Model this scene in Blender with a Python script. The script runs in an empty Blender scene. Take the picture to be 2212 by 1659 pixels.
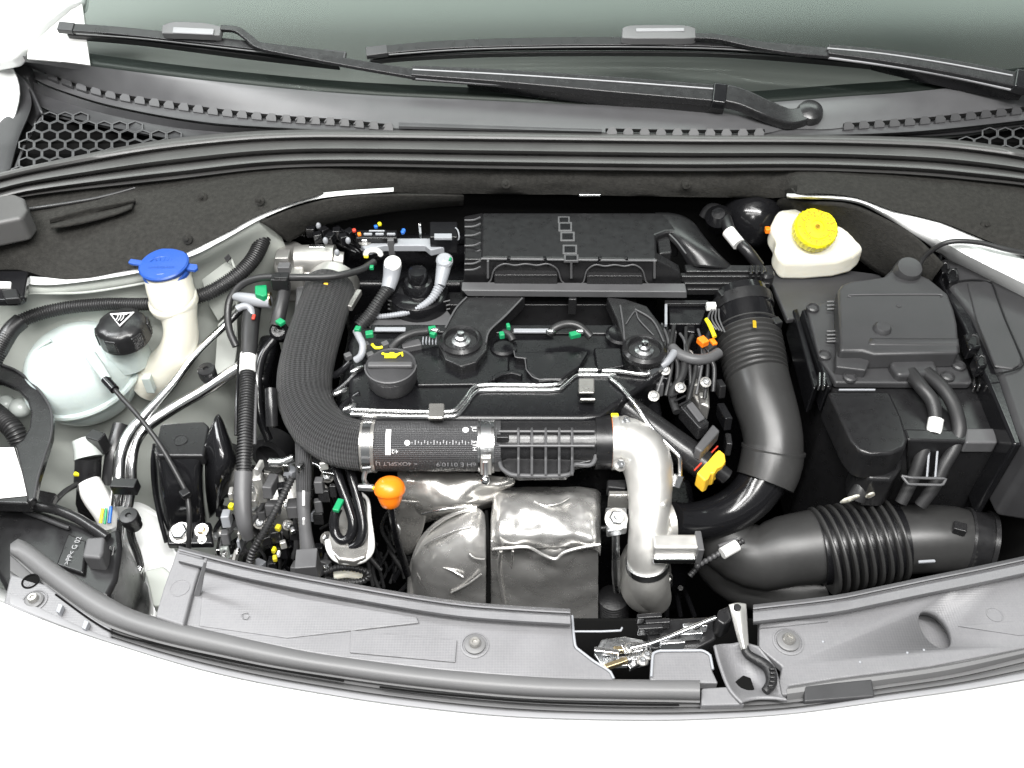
import bpy, bmesh, math, random
from mathutils import Vector, Matrix, noise
random.seed(7)

# ---------------------------------------------------------------- camera
# The engine's top plane is Z0 above the floor; heights "h" below are metres above that plane.
# Distances along the picture are read in units of a 2212 x 1659 view of the photograph.
Z0 = 0.90; DIST = 0.884; TAN = 0.554
C45 = math.cos(math.radians(45))
CAM = Vector((0, -DIST, Z0 + DIST))
FWD = Vector((0, C45, -C45)); UPV = Vector((0, C45, C45)); RGT = Vector((1, 0, 0))
scn = bpy.context.scene
col = scn.collection
cd = bpy.data.cameras.new('camera'); cam = bpy.data.objects.new('camera', cd); col.objects.link(cam)
cam.location = CAM; cam.rotation_euler = (math.radians(45), 0, 0)
cd.sensor_width = 36; cd.lens = 18 / TAN; cd.clip_start = 0.02; cd.clip_end = 60
scn.camera = cam

# ---------------------------------------------------------------- light: a bright showroom, ceiling lamps, no sun
w = bpy.data.worlds.new('World'); scn.world = w; w.use_nodes = True
w.node_tree.nodes['Background'].inputs[0].default_value = (0.93, 0.98, 1.0, 1)
w.node_tree.nodes['Background'].inputs[1].default_value = 0.17
def area(name, loc, target, sx, sy, power, color=(1, 1, 1)):
    l = bpy.data.lights.new(name, 'AREA'); l.shape = 'RECTANGLE'; l.size = sx; l.size_y = sy
    l.energy = power; l.color = color
    o = bpy.data.objects.new(name, l); col.objects.link(o); o.location = loc
    o.rotation_euler = (Vector(target) - Vector(loc)).to_track_quat('-Z', 'Y').to_euler()
    return o
for ly, lp in ((-1.5, 30), (-0.9, 105), (-0.35, 30)):
    area('ceiling_lamp', (-0.2, ly, Z0 + 2.15), (-0.1, ly * .55, Z0), 2.6, 0.16, lp, (1, 0.99, 0.97))
area('ceiling_lamp', (-1.5, 0.25, Z0 + 1.7), (-0.3, 0.0, Z0), 0.3, 1.6, 38, (0.97, 0.99, 1))
area('ceiling_lamp', (0.1, 1.52, Z0 + 2.3), (0.1, 1.52, Z0), 4.4, 1.1, 85, (0.90, 1, 0.94))
area('camera_flash', (0.03, -0.93, Z0 + 1.02), (0.05, 0.0, Z0 - .05), 0.22, 0.16, 4.5, (1, 0.985, 0.96))
vs = scn.view_settings
vs.view_transform = 'Standard'; vs.look = 'None'; vs.exposure = 0.0; vs.gamma = 1; vs.use_curve_mapping = False

# ---------------------------------------------------------------- pixel -> place
def ray(px, py):
    return FWD + RGT * ((px - 1106) / 1106 * TAN) + UPV * ((829.5 - py) / 1106 * TAN)
def P(px, py, h):
    d = ray(px, py); t = (Z0 + h - CAM.z) / d.z
    return CAM + d * t
def PY(px, py, y):
    d = ray(px, py); return CAM + d * ((y - CAM.y) / d.y)
def G(px, py, off=0.0):                                   # on the windscreen's plane
    d = ray(px, py); k = 0.53
    t = (Z0 + 0.17 + off + k * (CAM.y - 0.464) - CAM.z) / (d.z - k * d.y)
    return CAM + d * t
def S(p): return (p - CAM).dot(FWD) * TAN / 1106           # metres per unit of the picture at p
def V3(q): return q if isinstance(q, Vector) else P(*q)

# ---------------------------------------------------------------- objects
ORG = {}
def tag(o, label=None, cat=None, group=None, kind=None):
    if label: o['label'] = label
    if cat: o['category'] = cat
    if group: o['group'] = group
    if kind: o['kind'] = kind
    return o
def thing(name, label, cat, at, group=None):
    o = bpy.data.objects.new(name, None); col.objects.link(o); o.empty_display_size = 0.02
    o.location = V3(at); ORG[o.name] = V3(at).copy()
    return tag(o, label, cat, group)
def obj(name, verts, faces, mat, parent=None, smooth=35, uv=None, bevel=0, seg=2, thick=0, toff=-1):
    verts = [Vector(v) for v in verts]
    if parent is None:
        c = sum(verts, Vector()) / len(verts); c.z = min(v.z for v in verts)
    else:
        c = ORG[parent.name]
    me = bpy.data.meshes.new(name)
    me.from_pydata([v - c for v in verts], [], faces)
    if uv:
        l = me.uv_layers.new(name='UVMap')
        for i, lp in enumerate(me.loops): l.data[i].uv = uv[lp.vertex_index]
        for pl in me.polygons:
            if len(pl.vertices) != 4: continue
            vv = [l.data[i].uv[1] for i in pl.loop_indices]
            if max(vv) - min(vv) > 0.5:
                for i in pl.loop_indices:
                    if l.data[i].uv[1] < 0.5: l.data[i].uv = (l.data[i].uv[0], l.data[i].uv[1] + 1)
    me.validate(); me.update()
    bm = bmesh.new(); bm.from_mesh(me); bmesh.ops.recalc_face_normals(bm, faces=bm.faces); bm.to_mesh(me); bm.free()
    if smooth:
        me.shade_smooth(); me.set_sharp_from_angle(angle=math.radians(smooth))
    me.materials.append(M[mat] if isinstance(mat, str) else mat)
    o = bpy.data.objects.new(name, me); col.objects.link(o)
    if parent is None: o.location = c
    else: o.parent = parent
    ORG[o.name] = c.copy()
    if thick:
        m = o.modifiers.new('thickness', 'SOLIDIFY'); m.thickness = thick; m.offset = toff
    if bevel:
        m = o.modifiers.new('bevel', 'BEVEL'); m.width = bevel; m.segments = seg; m.limit_method = 'ANGLE'
        m.angle_limit = math.radians(38); m.harden_normals = True
    return o

def catmull(pts, n):
    out = []
    L = len(pts)
    for i in range(L - 1):
        p0 = pts[max(i - 1, 0)]; p1 = pts[i]; p2 = pts[i + 1]; p3 = pts[min(i + 2, L - 1)]
        for k in range(n):
            t = k / n
            out.append(0.5 * ((2 * p1) + (p2 - p0) * t + (2 * p0 - 5 * p1 + 4 * p2 - p3) * t * t + (3 * p1 - p0 - 3 * p2 + p3) * t ** 3))
    out.append(pts[-1].copy())
    return out
def resample(pts, vals, step):
    acc = [0]
    for a, b in zip(pts, pts[1:]): acc.append(acc[-1] + (b - a).length)
    n = max(2, int(acc[-1] / step)); res = []; rv = []; j = 0
    for i in range(n + 1):
        s = acc[-1] * i / n
        while j < len(acc) - 2 and acc[j + 1] < s: j += 1
        f = (s - acc[j]) / max(acc[j + 1] - acc[j], 1e-9)
        res.append(pts[j].lerp(pts[j + 1], f)); rv.append(vals[j] * (1 - f) + vals[j + 1] * f)
    return res, rv, acc[-1]
def tube(name, pts, r, mat, parent=None, n=16, step=None, ring=None, caps=True, flat=1.0, straight=False, metres=False, kind=None):
    """A swept round body. r in picture units (or a list, one per point); ring=(depth ratio, pitch in metres) corrugates it."""
    w3 = [V3(q) for q in pts]
    rr = r if isinstance(r, (list, tuple)) else [r] * len(w3)
    rr = [x if metres else x * S(p) for x, p in zip(rr, w3)]
    if straight or len(w3) == 2: c, v = w3, rr
    else:
        c = catmull(w3, 10)
        v = [x.x for x in catmull([Vector((x, 0, 0)) for x in rr], 10)]
    mean = sum(rr) / len(rr)
    st = step or (ring[1] / 6 if ring else max(0.004, mean * 0.35))
    c, v, length = resample(c, v, st)
    verts = []; uv = []; faces = []
    t0 = (c[1] - c[0]).normalized()
    nrm = t0.orthogonal().normalized()
    up = Vector((0, 0, 1)) - t0 * t0.z
    if up.length > 0.2: nrm = up.normalized()
    s = 0
    for i, p in enumerate(c):
        t = (c[min(i + 1, len(c) - 1)] - c[max(i - 1, 0)])
        t = t.normalized() if t.length > 1e-9 else t0
        nrm = (nrm - t * nrm.dot(t)).normalized(); bi = t.cross(nrm)
        if i: s += (p - c[i - 1]).length
        rad = v[i]
        if ring:
            ph = (s / ring[1]) % 1.0
            rad *= 1 - ring[0] * (0.5 - 0.5 * math.tanh(4 * math.sin(2 * math.pi * ph)) / math.tanh(4))
        for k in range(n):
            a = 2 * math.pi * k / n
            verts.append(p + nrm * (math.cos(a) * rad * flat) + bi * (math.sin(a) * rad)); uv.append((s, k / n))
        if i:
            o = (i - 1) * n
            for k in range(n):
                faces.append((o + k, o + (k + 1) % n, o + n + (k + 1) % n, o + n + k))
    if caps:
        faces.append(tuple(range(n))[::-1]); faces.append(tuple(range(len(verts) - n, len(verts))))
    o = obj(name, verts, faces, mat, parent, smooth=50, uv=uv)
    if kind: o['kind'] = kind
    return o

def prism(name, poly, h, thick, mat, parent=None, bevel=0.002, seg=2, pts=None):
    """A plate or block: outline on top at height h (or one height per corner), walls going straight down."""
    top = [P(p[0], p[1], p[2] if len(p) > 2 else h) for p in poly]
    return slab(name, top, Vector((0, 0, -thick)), mat, parent, bevel, seg)
def slab(name, top, d, mat, parent=None, bevel=0.002, seg=2):
    n = len(top)
    verts = top + [t + d for t in top]
    faces = [tuple(range(n)), tuple(range(2 * n - 1, n - 1, -1))] + [(i, n + i, n + (i + 1) % n, (i + 1) % n) for i in range(n)]
    return obj(name, verts, faces, mat, parent, smooth=30, bevel=bevel, seg=seg)
def wall(name, poly, y, thick, mat, parent=None, bevel=0.002):
    """A plate standing up, its face towards the front of the car at distance y."""
    return slab(name, [PY(p[0], p[1], y) for p in poly], Vector((0, thick, 0)), mat, parent, bevel)
def rect(x0, y0, x1, y1): return [(x0, y0), (x1, y0), (x1, y1), (x0, y1)]
def rrect(x0, y0, x1, y1, r, n=4):
    out = []
    for cx, cy, a0 in ((x1 - r, y0 + r, -90), (x1 - r, y1 - r, 0), (x0 + r, y1 - r, 90), (x0 + r, y0 + r, 180)):
        for k in range(n + 1):
            a = math.radians(a0 + 90 * k / n); out.append((cx + r * math.cos(a), cy + r * math.sin(a)))
    return out
def basis(axis):
    z = Vector(axis).normalized(); x = z.orthogonal().normalized()
    xr = Vector((1, 0, 0)) - z * z.x
    if xr.length > 0.15: x = xr.normalized()
    return x, z.cross(x), z
def lathe(name, at, prof, mat, parent=None, axis=(0, 0, 1), n=32, sx=1.0, wob=None):
    """prof: (radius, height) in metres along axis from at."""
    at = V3(at); x, y, z = basis(axis)
    verts = []; faces = []; uv = []
    for j, (r, hh) in enumerate(prof):
        for k in range(n):
            a = 2 * math.pi * k / n
            q = r * (wob(a, j) if wob else 1)
            verts.append(at + x * (q * sx * math.cos(a)) + y * (q * math.sin(a)) + z * hh); uv.append((hh, k / n))
    for j in range(len(prof) - 1):
        for k in range(n):
            faces.append((j * n + k, j * n + (k + 1) % n, (j + 1) * n + (k + 1) % n, (j + 1) * n + k))
    if prof[0][0] > 1e-6: faces.append(tuple(range(n))[::-1])
    if prof[-1][0] > 1e-6: faces.append(tuple(range((len(prof) - 1) * n, len(prof) * n)))
    return obj(name, verts, faces, mat, parent, smooth=32, uv=uv)
def box(name, at, size, mat, parent=None, rz=0, rx=0, ry=0, bevel=0.0015):
    """size in metres, at = centre."""
    at = V3(at); m = Matrix.Rotation(math.radians(rz), 3, 'Z') @ Matrix.Rotation(math.radians(ry), 3, 'Y') @ Matrix.Rotation(math.radians(rx), 3, 'X')
    a, b, c = (s / 2 for s in size)
    top = [at + m @ Vector(v) for v in ((-a, -b, c), (a, -b, c), (a, b, c), (-a, b, c))]
    return slab(name, top, m @ Vector((0, 0, -2 * c)), mat, parent, bevel)
def ellipsoid(name, at, rad, mat, parent=None, rot=(0, 0, 0), dent=0.0, scale=25, n=40, seed=0, zmin=-1.0):
    at = V3(at); from mathutils import Euler
    m = Euler([math.radians(a) for a in rot]).to_matrix()
    verts = []; faces = []; R = n // 2
    for j in range(R + 1):
        th = math.pi * j / R
        for k in range(n):
            a = 2 * math.pi * k / n
            v = Vector((math.sin(th) * math.cos(a), math.sin(th) * math.sin(a), max(math.cos(th), zmin)))
            p = at + m @ Vector((v.x * rad[0], v.y * rad[1], v.z * rad[2]))
            if dent: p += (p - at).normalized() * dent * noise.fractal(p * scale + Vector((seed, 0, 0)), 0.8, 2.0, 3)
            verts.append(p)
    for j in range(R):
        for k in range(n): faces.append((j * n + k, j * n + (k + 1) % n, (j + 1) * n + (k + 1) % n, (j + 1) * n + k))
    return obj(name, verts, faces, mat, parent, smooth=60)
def patch(name, rows, mat, parent=None, nu=6, nv=6, dent=0.0, scale=30, thick=0.0, seed=0, smooth=60):
    """A smooth sheet through a grid of points."""
    g = [catmull([V3(q) for q in r], nu) for r in rows]
    cols = [catmull([g[j][i] for j in range(len(g))], nv) for i in range(len(g[0]))]
    W = len(cols); H = len(cols[0]); verts = []; faces = []; uv = []
    for j in range(H):
        for i in range(W):
            p = cols[i][j].copy()
            if dent: p += Vector((0, -0.5, 1)) * dent * noise.fractal(p * scale + Vector((seed, 0, 0)), 0.9, 2.0, 3)
            verts.append(p); uv.append((i / (W - 1), j / (H - 1)))
    for j in range(H - 1):
        for i in range(W - 1): faces.append((j * W + i, j * W + i + 1, (j + 1) * W + i + 1, (j + 1) * W + i))
    return obj(name, verts, faces, mat, parent, smooth=smooth, uv=uv, thick=thick, toff=-1)

class Line:
    """A curve across the picture: (px, py[, h]) with px rising; smooth in between."""
    def __init__(s, pts, h=None): s.p = [(q[0], q[1], q[2] if len(q) > 2 else h) for q in pts]
    def __call__(s, x):
        p = s.p
        if x <= p[0][0]: i = 0
        elif x >= p[-1][0]: i = len(p) - 2
        else: i = max(k for k in range(len(p) - 1) if p[k][0] <= x)
        a, b = p[i], p[i + 1]; d = b[0] - a[0]; t = (x - a[0]) / d
        if t < 0 or t > 1: return tuple(a[k] + (b[k] - a[k]) * t for k in (1, 2))
        out = []
        for k in (1, 2):
            m0 = (b[k] - p[i - 1][k]) / (b[0] - p[i - 1][0]) if i > 0 else (b[k] - a[k]) / d
            m1 = (p[i + 2][k] - a[k]) / (p[i + 2][0] - a[0]) if i + 2 < len(p) else (b[k] - a[k]) / d
            out.append((2*t**3-3*t*t+1)*a[k] + (t**3-2*t*t+t)*m0*d + (-2*t**3+3*t*t)*b[k] + (t**3-t*t)*m1*d)
        return tuple(out)
def loft(name, A, B, prof, x0, x1, n, mat, parent=None, thick=0.0, place=P, smooth=40, cap=False):
    """Sweep a profile [(t between A and B, extra height)] from x0 to x1."""
    verts = []; faces = []; uv = []; m = len(prof)
    for i in range(n + 1):
        x = x0 + (x1 - x0) * i / n; a = A(x); b = B(x)
        for t, dh in prof:
            verts.append(place(x, a[0] + (b[0] - a[0]) * t, a[1] + (b[1] - a[1]) * t + dh)); uv.append((i / n, t))
    for i in range(n):
        for j in range(m - 1): faces.append((i * m + j, (i + 1) * m + j, (i + 1) * m + j + 1, i * m + j + 1))
    if cap: faces += [tuple(range(m)), tuple(range(n * m, n * m + m))]
    return obj(name, verts, faces, mat, parent, smooth=smooth, uv=uv, thick=thick)
def lines(rows, x0, x1, n, name, mat, parent=None, thick=0.0, place=P, smooth=45):
    verts = []; faces = []; m = len(rows)
    for i in range(n + 1):
        x = x0 + (x1 - x0) * i / n
        for r in rows:
            a = r(x); verts.append(place(x, a[0], a[1]))
    for i in range(n):
        for j in range(m - 1): faces.append((i * m + j, (i + 1) * m + j, (i + 1) * m + j + 1, i * m + j + 1))
    return obj(name, verts, faces, mat, parent, smooth=smooth, thick=thick)
def carve(o, cutters):
    """Cut shapes out of o and drop the cutters."""
    for c in cutters:
        m = o.modifiers.new('cut', 'BOOLEAN'); m.object = c; m.operation = 'DIFFERENCE'; m.solver = 'EXACT'
    bpy.context.view_layer.update()
    me = bpy.data.meshes.new_from_object(o.evaluated_get(bpy.context.evaluated_depsgraph_get()))
    o.modifiers.clear(); o.data = me
    for c in cutters: bpy.data.objects.remove(c)

# ---------------------------------------------------------------- materials
M = {}
def mat(key, color, rough=0.5, metal=0.0, bump=0.0, bscale=400, var=0.0, vscale=30, spec=0.5, sss=0.0, trans=0.0, coat=0.0, rvar=0.0, emit=None, sub=None, dust=0.0):
    m = bpy.data.materials.new(key); m.use_nodes = True; nt = m.node_tree; b = nt.nodes['Principled BSDF']
    I = b.inputs
    I['Base Color'].default_value = (*color, 1); I['Roughness'].default_value = rough; I['Metallic'].default_value = metal
    I['Specular IOR Level'].default_value = spec
    tc = nt.nodes.new('ShaderNodeTexCoord'); src = tc.outputs['Object']
    if var or rvar or dust:
        nz = nt.nodes.new('ShaderNodeTexNoise'); nz.inputs['Scale'].default_value = vscale; nz.inputs['Detail'].default_value = 6
        nt.links.new(src, nz.inputs['Vector'])
        if var:
            mx = nt.nodes.new('ShaderNodeMix'); mx.data_type = 'RGBA'
            mx.inputs[6].default_value = (*[c * (1 - var) for c in color], 1); mx.inputs[7].default_value = (*[min(1, c * (1 + var)) for c in color], 1)
            nt.links.new(nz.outputs['Fac'], mx.inputs[0]); out = mx.outputs[2]
            if dust:
                n2 = nt.nodes.new('ShaderNodeTexNoise'); n2.inputs['Scale'].default_value = vscale * 14; n2.inputs['Detail'].default_value = 3
                nt.links.new(src, n2.inputs['Vector'])
                rp = nt.nodes.new('ShaderNodeMapRange'); rp.inputs[1].default_value = 0.17; rp.inputs[2].default_value = 0.8; rp.inputs[4].default_value = dust
                nt.links.new(n2.outputs['Fac'], rp.inputs[0])
                m2 = nt.nodes.new('ShaderNodeMix'); m2.data_type = 'RGBA'; m2.inputs[7].default_value = (0.35, 0.34, 0.32, 1)
                nt.links.new(rp.outputs[0], m2.inputs[0]); nt.links.new(out, m2.inputs[6]); out = m2.outputs[2]
            nt.links.new(out, I['Base Color'])
        if rvar:
            mr = nt.nodes.new('ShaderNodeMapRange'); mr.inputs[1].default_value = 0.3; mr.inputs[2].default_value = 0.7
            mr.inputs[3].default_value = max(0.02, rough - rvar); mr.inputs[4].default_value = min(1, rough + rvar)
            nt.links.new(nz.outputs['Fac'], mr.inputs[0]); nt.links.new(mr.outputs[0], I['Roughness'])
    if bump:
        n3 = nt.nodes.new('ShaderNodeTexNoise'); n3.inputs['Scale'].default_value = bscale; n3.inputs['Detail'].default_value = 3
        nt.links.new(src, n3.inputs['Vector'])
        bp = nt.nodes.new('ShaderNodeBump'); bp.inputs['Strength'].default_value = bump; bp.inputs['Distance'].default_value = 0.6 / bscale
        nt.links.new(n3.outputs['Fac'], bp.inputs['Height']); nt.links.new(bp.outputs[0], I['Normal'])
    if sss: I['Subsurface Weight'].default_value = sss; I['Subsurface Radius'].default_value = (0.02, 0.018, 0.015); I['Subsurface Scale'].default_value = 0.4
    if trans: I['Transmission Weight'].default_value = trans; I['IOR'].default_value = 1.3
    if coat: I['Coat Weight'].default_value = coat; I['Coat Roughness'].default_value = 0.08
    M[key] = m
    return m
def bump_uv(key, kind, su, sv, strength, dist, color, rough, metal=0, dark=None, spec=0.5):
    """A woven or ribbed surface that follows a swept body's own length and girth."""
    m = mat(key, color, rough, metal, spec=spec); nt = m.node_tree; b = nt.nodes['Principled BSDF']
    uv = nt.nodes.new('ShaderNodeUVMap'); sep = nt.nodes.new('ShaderNodeSeparateXYZ'); nt.links.new(uv.outputs[0], sep.inputs[0])
    def mth(op, a, c=None):
        n = nt.nodes.new('ShaderNodeMath'); n.operation = op
        for i, q in enumerate((a, c)):
            if q is None: continue
            if isinstance(q, (int, float)): n.inputs[i].default_value = q
            else: nt.links.new(q, n.inputs[i])
        return n.outputs[0]
    u = mth('MULTIPLY', sep.outputs[0], su * 2 * math.pi); v = mth('MULTIPLY', sep.outputs[1], sv * 2 * math.pi)
    if kind == 'rib': hgt = mth('SINE', v)
    elif kind == 'braid': hgt = mth('ADD', mth('MULTIPLY', mth('SINE', mth('MULTIPLY', v, 0.5)), 0.22), mth('MULTIPLY', mth('MULTIPLY', mth('SINE', mth('ADD', u, v)), mth('SINE', mth('SUBTRACT', u, v))), 0.75))
    else: hgt = mth('MULTIPLY', mth('SINE', mth('ADD', u, v)), mth('SINE', mth('SUBTRACT', u, v)))
    bp = nt.nodes.new('ShaderNodeBump'); bp.inputs['Strength'].default_value = strength; bp.inputs['Distance'].default_value = dist
    nt.links.new(hgt, bp.inputs['Height']); nt.links.new(bp.outputs[0], b.inputs['Normal'])
    if dark:
        mr = nt.nodes.new('ShaderNodeMapRange'); mr.inputs[1].default_value = -0.6; mr.inputs[2].default_value = 0.6; nt.links.new(hgt, mr.inputs[0])
        mx = nt.nodes.new('ShaderNodeMix'); mx.data_type = 'RGBA'; mx.inputs[6].default_value = (*dark, 1); mx.inputs[7].default_value = (*color, 1)
        nt.links.new(mr.outputs[0], mx.inputs[0]); nt.links.new(mx.outputs[2], b.inputs['Base Color'])
    return m

mat('black_plastic', (0.010, 0.010, 0.011), 0.30, bump=0.03, bscale=900, var=0.35, rvar=0.04, vscale=90, dust=0.015)
mat('satin_plastic', (0.014, 0.014, 0.015), 0.26, bump=0.03, bscale=700, var=0.3, rvar=0.03, vscale=90, dust=0.015)
mat('gloss_plastic', (0.008, 0.008, 0.009), 0.16, bump=0.02, bscale=200, rvar=0.03, vscale=80)
mat('grey_plastic', (0.036, 0.036, 0.038), 0.40, bump=0.06, bscale=1100, var=0.25, rvar=0.06, dust=0.015)
mat('tooth_plastic', (0.045, 0.045, 0.047), 0.5, var=0.15)
mat('cowl_plastic', (0.074, 0.074, 0.077), 0.40, bump=0.06, bscale=900, var=0.15, rvar=0.06, dust=0.015)
mat('panel_plastic', (0.155, 0.155, 0.163), 0.44, var=0.18, rvar=0.06, dust=0.10, vscale=18)
mat('rubber', (0.020, 0.020, 0.021), 0.42, bump=0.05, bscale=700, var=0.3, rvar=0.1, dust=0.015)
mat('seal_rubber', (0.072, 0.071, 0.070), 0.40, bump=0.04, bscale=600, var=0.2, rvar=0.08, vscale=14)
mat('seal_front', (0.13, 0.13, 0.132), 0.5, bump=0.15, bscale=600, var=0.12, rvar=0.05, vscale=12, dust=0.015)
mat('duct_rubber', (0.030, 0.030, 0.030), 0.36, bump=0.04, bscale=700, var=0.35, rvar=0.08, vscale=12, dust=0.015)
mat('felt', (0.017, 0.0165, 0.015), 0.95, bump=1.0, bscale=420, var=0.9, vscale=170, spec=0.2, dust=0.05)
mat('dark_metal', (0.012, 0.012, 0.013), 0.5, bump=0.3, bscale=300, var=0.5)
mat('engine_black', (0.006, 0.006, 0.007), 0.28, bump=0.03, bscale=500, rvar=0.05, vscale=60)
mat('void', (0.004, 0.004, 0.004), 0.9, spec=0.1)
mat('white_paint', (0.80, 0.81, 0.80), 0.3, coat=0.6, bump=0.02, bscale=60)
mat('shaded_white_paint', (0.40, 0.42, 0.39), 0.42, var=0.08, vscale=9, bump=0.05, bscale=120)  # the body's white paint, darkened to carry the bonnet's shade
mat('tank_plastic', (0.48, 0.54, 0.525), 0.2, sss=0.5, bump=0.08, bscale=160, var=0.05)
mat('milk_plastic', (0.70, 0.68, 0.59), 0.36, sss=0.5, bump=0.06, bscale=150, var=0.04)
mat('white_plastic', (0.82, 0.82, 0.80), 0.4)
mat('clear_plastic', (0.42, 0.45, 0.43), 0.25)
mat('blue_plastic', (0.018, 0.075, 0.34), 0.38, bump=0.1, bscale=300)
mat('blue_wire', (0.02, 0.13, 0.5), 0.4)
mat('yellow_plastic', (0.88, 0.78, 0.02), 0.38)
mat('yellow_paint', (0.75, 0.62, 0.03), 0.5)
mat('amber_plastic', (0.92, 0.55, 0.04), 0.4)
mat('orange_plastic', (0.95, 0.22, 0.01), 0.32)
mat('green_plastic', (0.008, 0.26, 0.10), 0.4)
mat('red_plastic', (0.55, 0.05, 0.03), 0.4)
mat('fitting_grey', (0.28, 0.29, 0.31), 0.38)
mat('mid_grey', (0.085, 0.085, 0.088), 0.45, var=0.2, rvar=0.08)
mat('trim_light', (0.30, 0.30, 0.31), 0.5, var=0.08)
mat('ink_white', (0.80, 0.80, 0.80), 0.6)
mat('ink_dim', (0.30, 0.30, 0.31), 0.6)
mat('ink_dark', (0.50, 0.33, 0.01), 0.6)
mat('cast_aluminium', (0.76, 0.75, 0.72), 0.45, metal=0.8, bump=0.25, bscale=900, var=0.1, rvar=0.1)
mat('dull_aluminium', (0.46, 0.45, 0.43), 0.42, metal=0.8, bump=0.2, bscale=700, var=0.15, rvar=0.1)
mat('bright_aluminium', (0.86, 0.86, 0.86), 0.2, metal=1.0)
mat('zinc_steel', (0.62, 0.63, 0.64), 0.3, metal=1.0, bump=0.12, bscale=200, rvar=0.1)
mat('foil_shield', (0.80, 0.79, 0.77), 0.29, metal=0.8, bump=0.05, bscale=70, rvar=0.06, vscale=40)
mat('dark_steel', (0.42, 0.41, 0.39), 0.30, metal=0.75, bump=0.1, bscale=90, rvar=0.12)
mat('gold_steel', (0.62, 0.50, 0.30), 0.3, metal=1.0)
mat('dashboard', (0.27, 0.28, 0.27), 0.7, var=0.06, vscale=4)
mat('frit_shade', (0.012, 0.016, 0.014), 0.4)  # near-black for the shaded foot of the windscreen
bump_uv('braided_hose', 'braid', 170, 66, 1.0, 0.0018, (0.11, 0.11, 0.113), 0.45, dark=(0.010, 0.010, 0.010))
bump_uv('woven_rubber', 'weave', 240, 40, 0.6, 0.0009, (0.050, 0.050, 0.052), 0.32)
bump_uv('woven_sleeve', 'weave', 350, 12, 0.9, 0.001, (0.10, 0.10, 0.105), 0.55, dark=(0.03, 0.03, 0.03))
# moulded honeycomb grain on the front panel
nt = M['panel_plastic'].node_tree
tc = nt.nodes.new('ShaderNodeTexCoord'); vo = nt.nodes.new('ShaderNodeTexVoronoi'); vo.inputs['Scale'].default_value = 320; vo.inputs['Randomness'].default_value = 0.0
bp = nt.nodes.new('ShaderNodeBump'); bp.inputs['Strength'].default_value = 0.5; bp.inputs['Distance'].default_value = 0.0006
nt.links.new(tc.outputs['Object'], vo.inputs['Vector']); nt.links.new(vo.outputs['Distance'], bp.inputs['Height'])
nt.links.new(bp.outputs[0], nt.nodes['Principled BSDF'].inputs['Normal'])
# windscreen: tinted clear glass with a real surface reflection
m = bpy.data.materials.new('windscreen_glass'); m.use_nodes = True; nt = m.node_tree; nt.nodes.remove(nt.nodes['Principled BSDF'])
fr = nt.nodes.new('ShaderNodeFresnel'); fr.inputs[0].default_value = 1.55
tr = nt.nodes.new('ShaderNodeBsdfTransparent'); tr.inputs[0].default_value = (0.70, 0.725, 0.705, 1)
gl = nt.nodes.new('ShaderNodeBsdfGlossy'); gl.inputs['Roughness'].default_value = 0.13; gl.inputs[0].default_value = (0.9, 1, 0.95, 1)
ms = nt.nodes.new('ShaderNodeMixShader'); nt.links.new(fr.outputs[0], ms.inputs[0]); nt.links.new(tr.outputs[0], ms.inputs[1]); nt.links.new(gl.outputs[0], ms.inputs[2])
nt.links.new(ms.outputs[0], nt.nodes['Material Output'].inputs['Surface']); M['glass'] = m

def bolt(at, r, parent, axis=(0, 0, 1), metal='zinc_steel', washer=1.5, name='bolt', collar=None):
    """Washer, hexagon head and a dimpled top. r in metres."""
    at = V3(at)
    if washer: lathe('washer', at, [(r * washer, 0), (r * washer, r * 0.25), (r * 0.6, r * 0.3)], collar or 'dark_steel', parent, axis, 20)
    return lathe(name, at, [(r, r * 0.2), (r, r * 0.9), (r * 0.8, r * 1.05), (r * 0.45, r * 1.05), (r * 0.35, r * 0.75), (0.0001, r * 0.7)], metal, parent, axis, 6 if r > 0.003 else 8)
def flat_text(name, txt, at, right, up, size, mat_, parent, lift=0.0008):
    """Lettering as a thin raised mesh: baseline direction right, letter height along up."""
    c = bpy.data.curves.new('lettering', 'FONT'); c.body = txt; c.size = 1; c.extrude = 0; c.align_x = 'CENTER'; c.align_y = 'CENTER'
    t = bpy.data.objects.new('lettering', c); col.objects.link(t); bpy.context.view_layer.update()
    me = bpy.data.meshes.new_from_object(t.evaluated_get(bpy.context.evaluated_depsgraph_get()))
    vs_ = [v.co.copy() for v in me.vertices]; fs = [tuple(p.vertices) for p in me.polygons]
    bpy.data.objects.remove(t); bpy.data.curves.remove(c); bpy.data.meshes.remove(me)
    at = V3(at); right = Vector(right).normalized(); up = Vector(up); up = (up - right * up.dot(right)).normalized(); nn = right.cross(up)
    return obj(name, [at + right * v.x * size + up * v.y * size + nn * lift for v in vs_], fs, mat_, parent, smooth=0)
# ================================================================ BODY SHELL
body = thing('car_body', 'white painted car body shell surrounding the open engine bay', 'car body', P(1106, 1250, -0.75))
# outer edge of the grey trim = inner edge of the white bumper
EDGE = Line([(-160, 1235), (0, 1300), (110, 1345), (235, 1388), (470, 1456), (743, 1507), (936, 1533), (1104, 1549), (1300, 1556), (1478, 1556), (1704, 1543), (1906, 1516), (2080, 1492), (2212, 1470), (2400, 1436)], -0.030)
def down(L, dpy, h): return Line([(q[0], q[1] + dpy, h) for q in L.p])
lines([down(EDGE, -30, -0.062), down(EDGE, -6, -0.050), EDGE, down(EDGE, 12, -0.033), down(EDGE, 60, -0.050), down(EDGE, 140, -0.070), down(EDGE, 260, -0.085), down(EDGE, 420, -0.12)], -400, 2750, 90, 'front_bumper', 'white_paint', body, 0.004)
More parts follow.
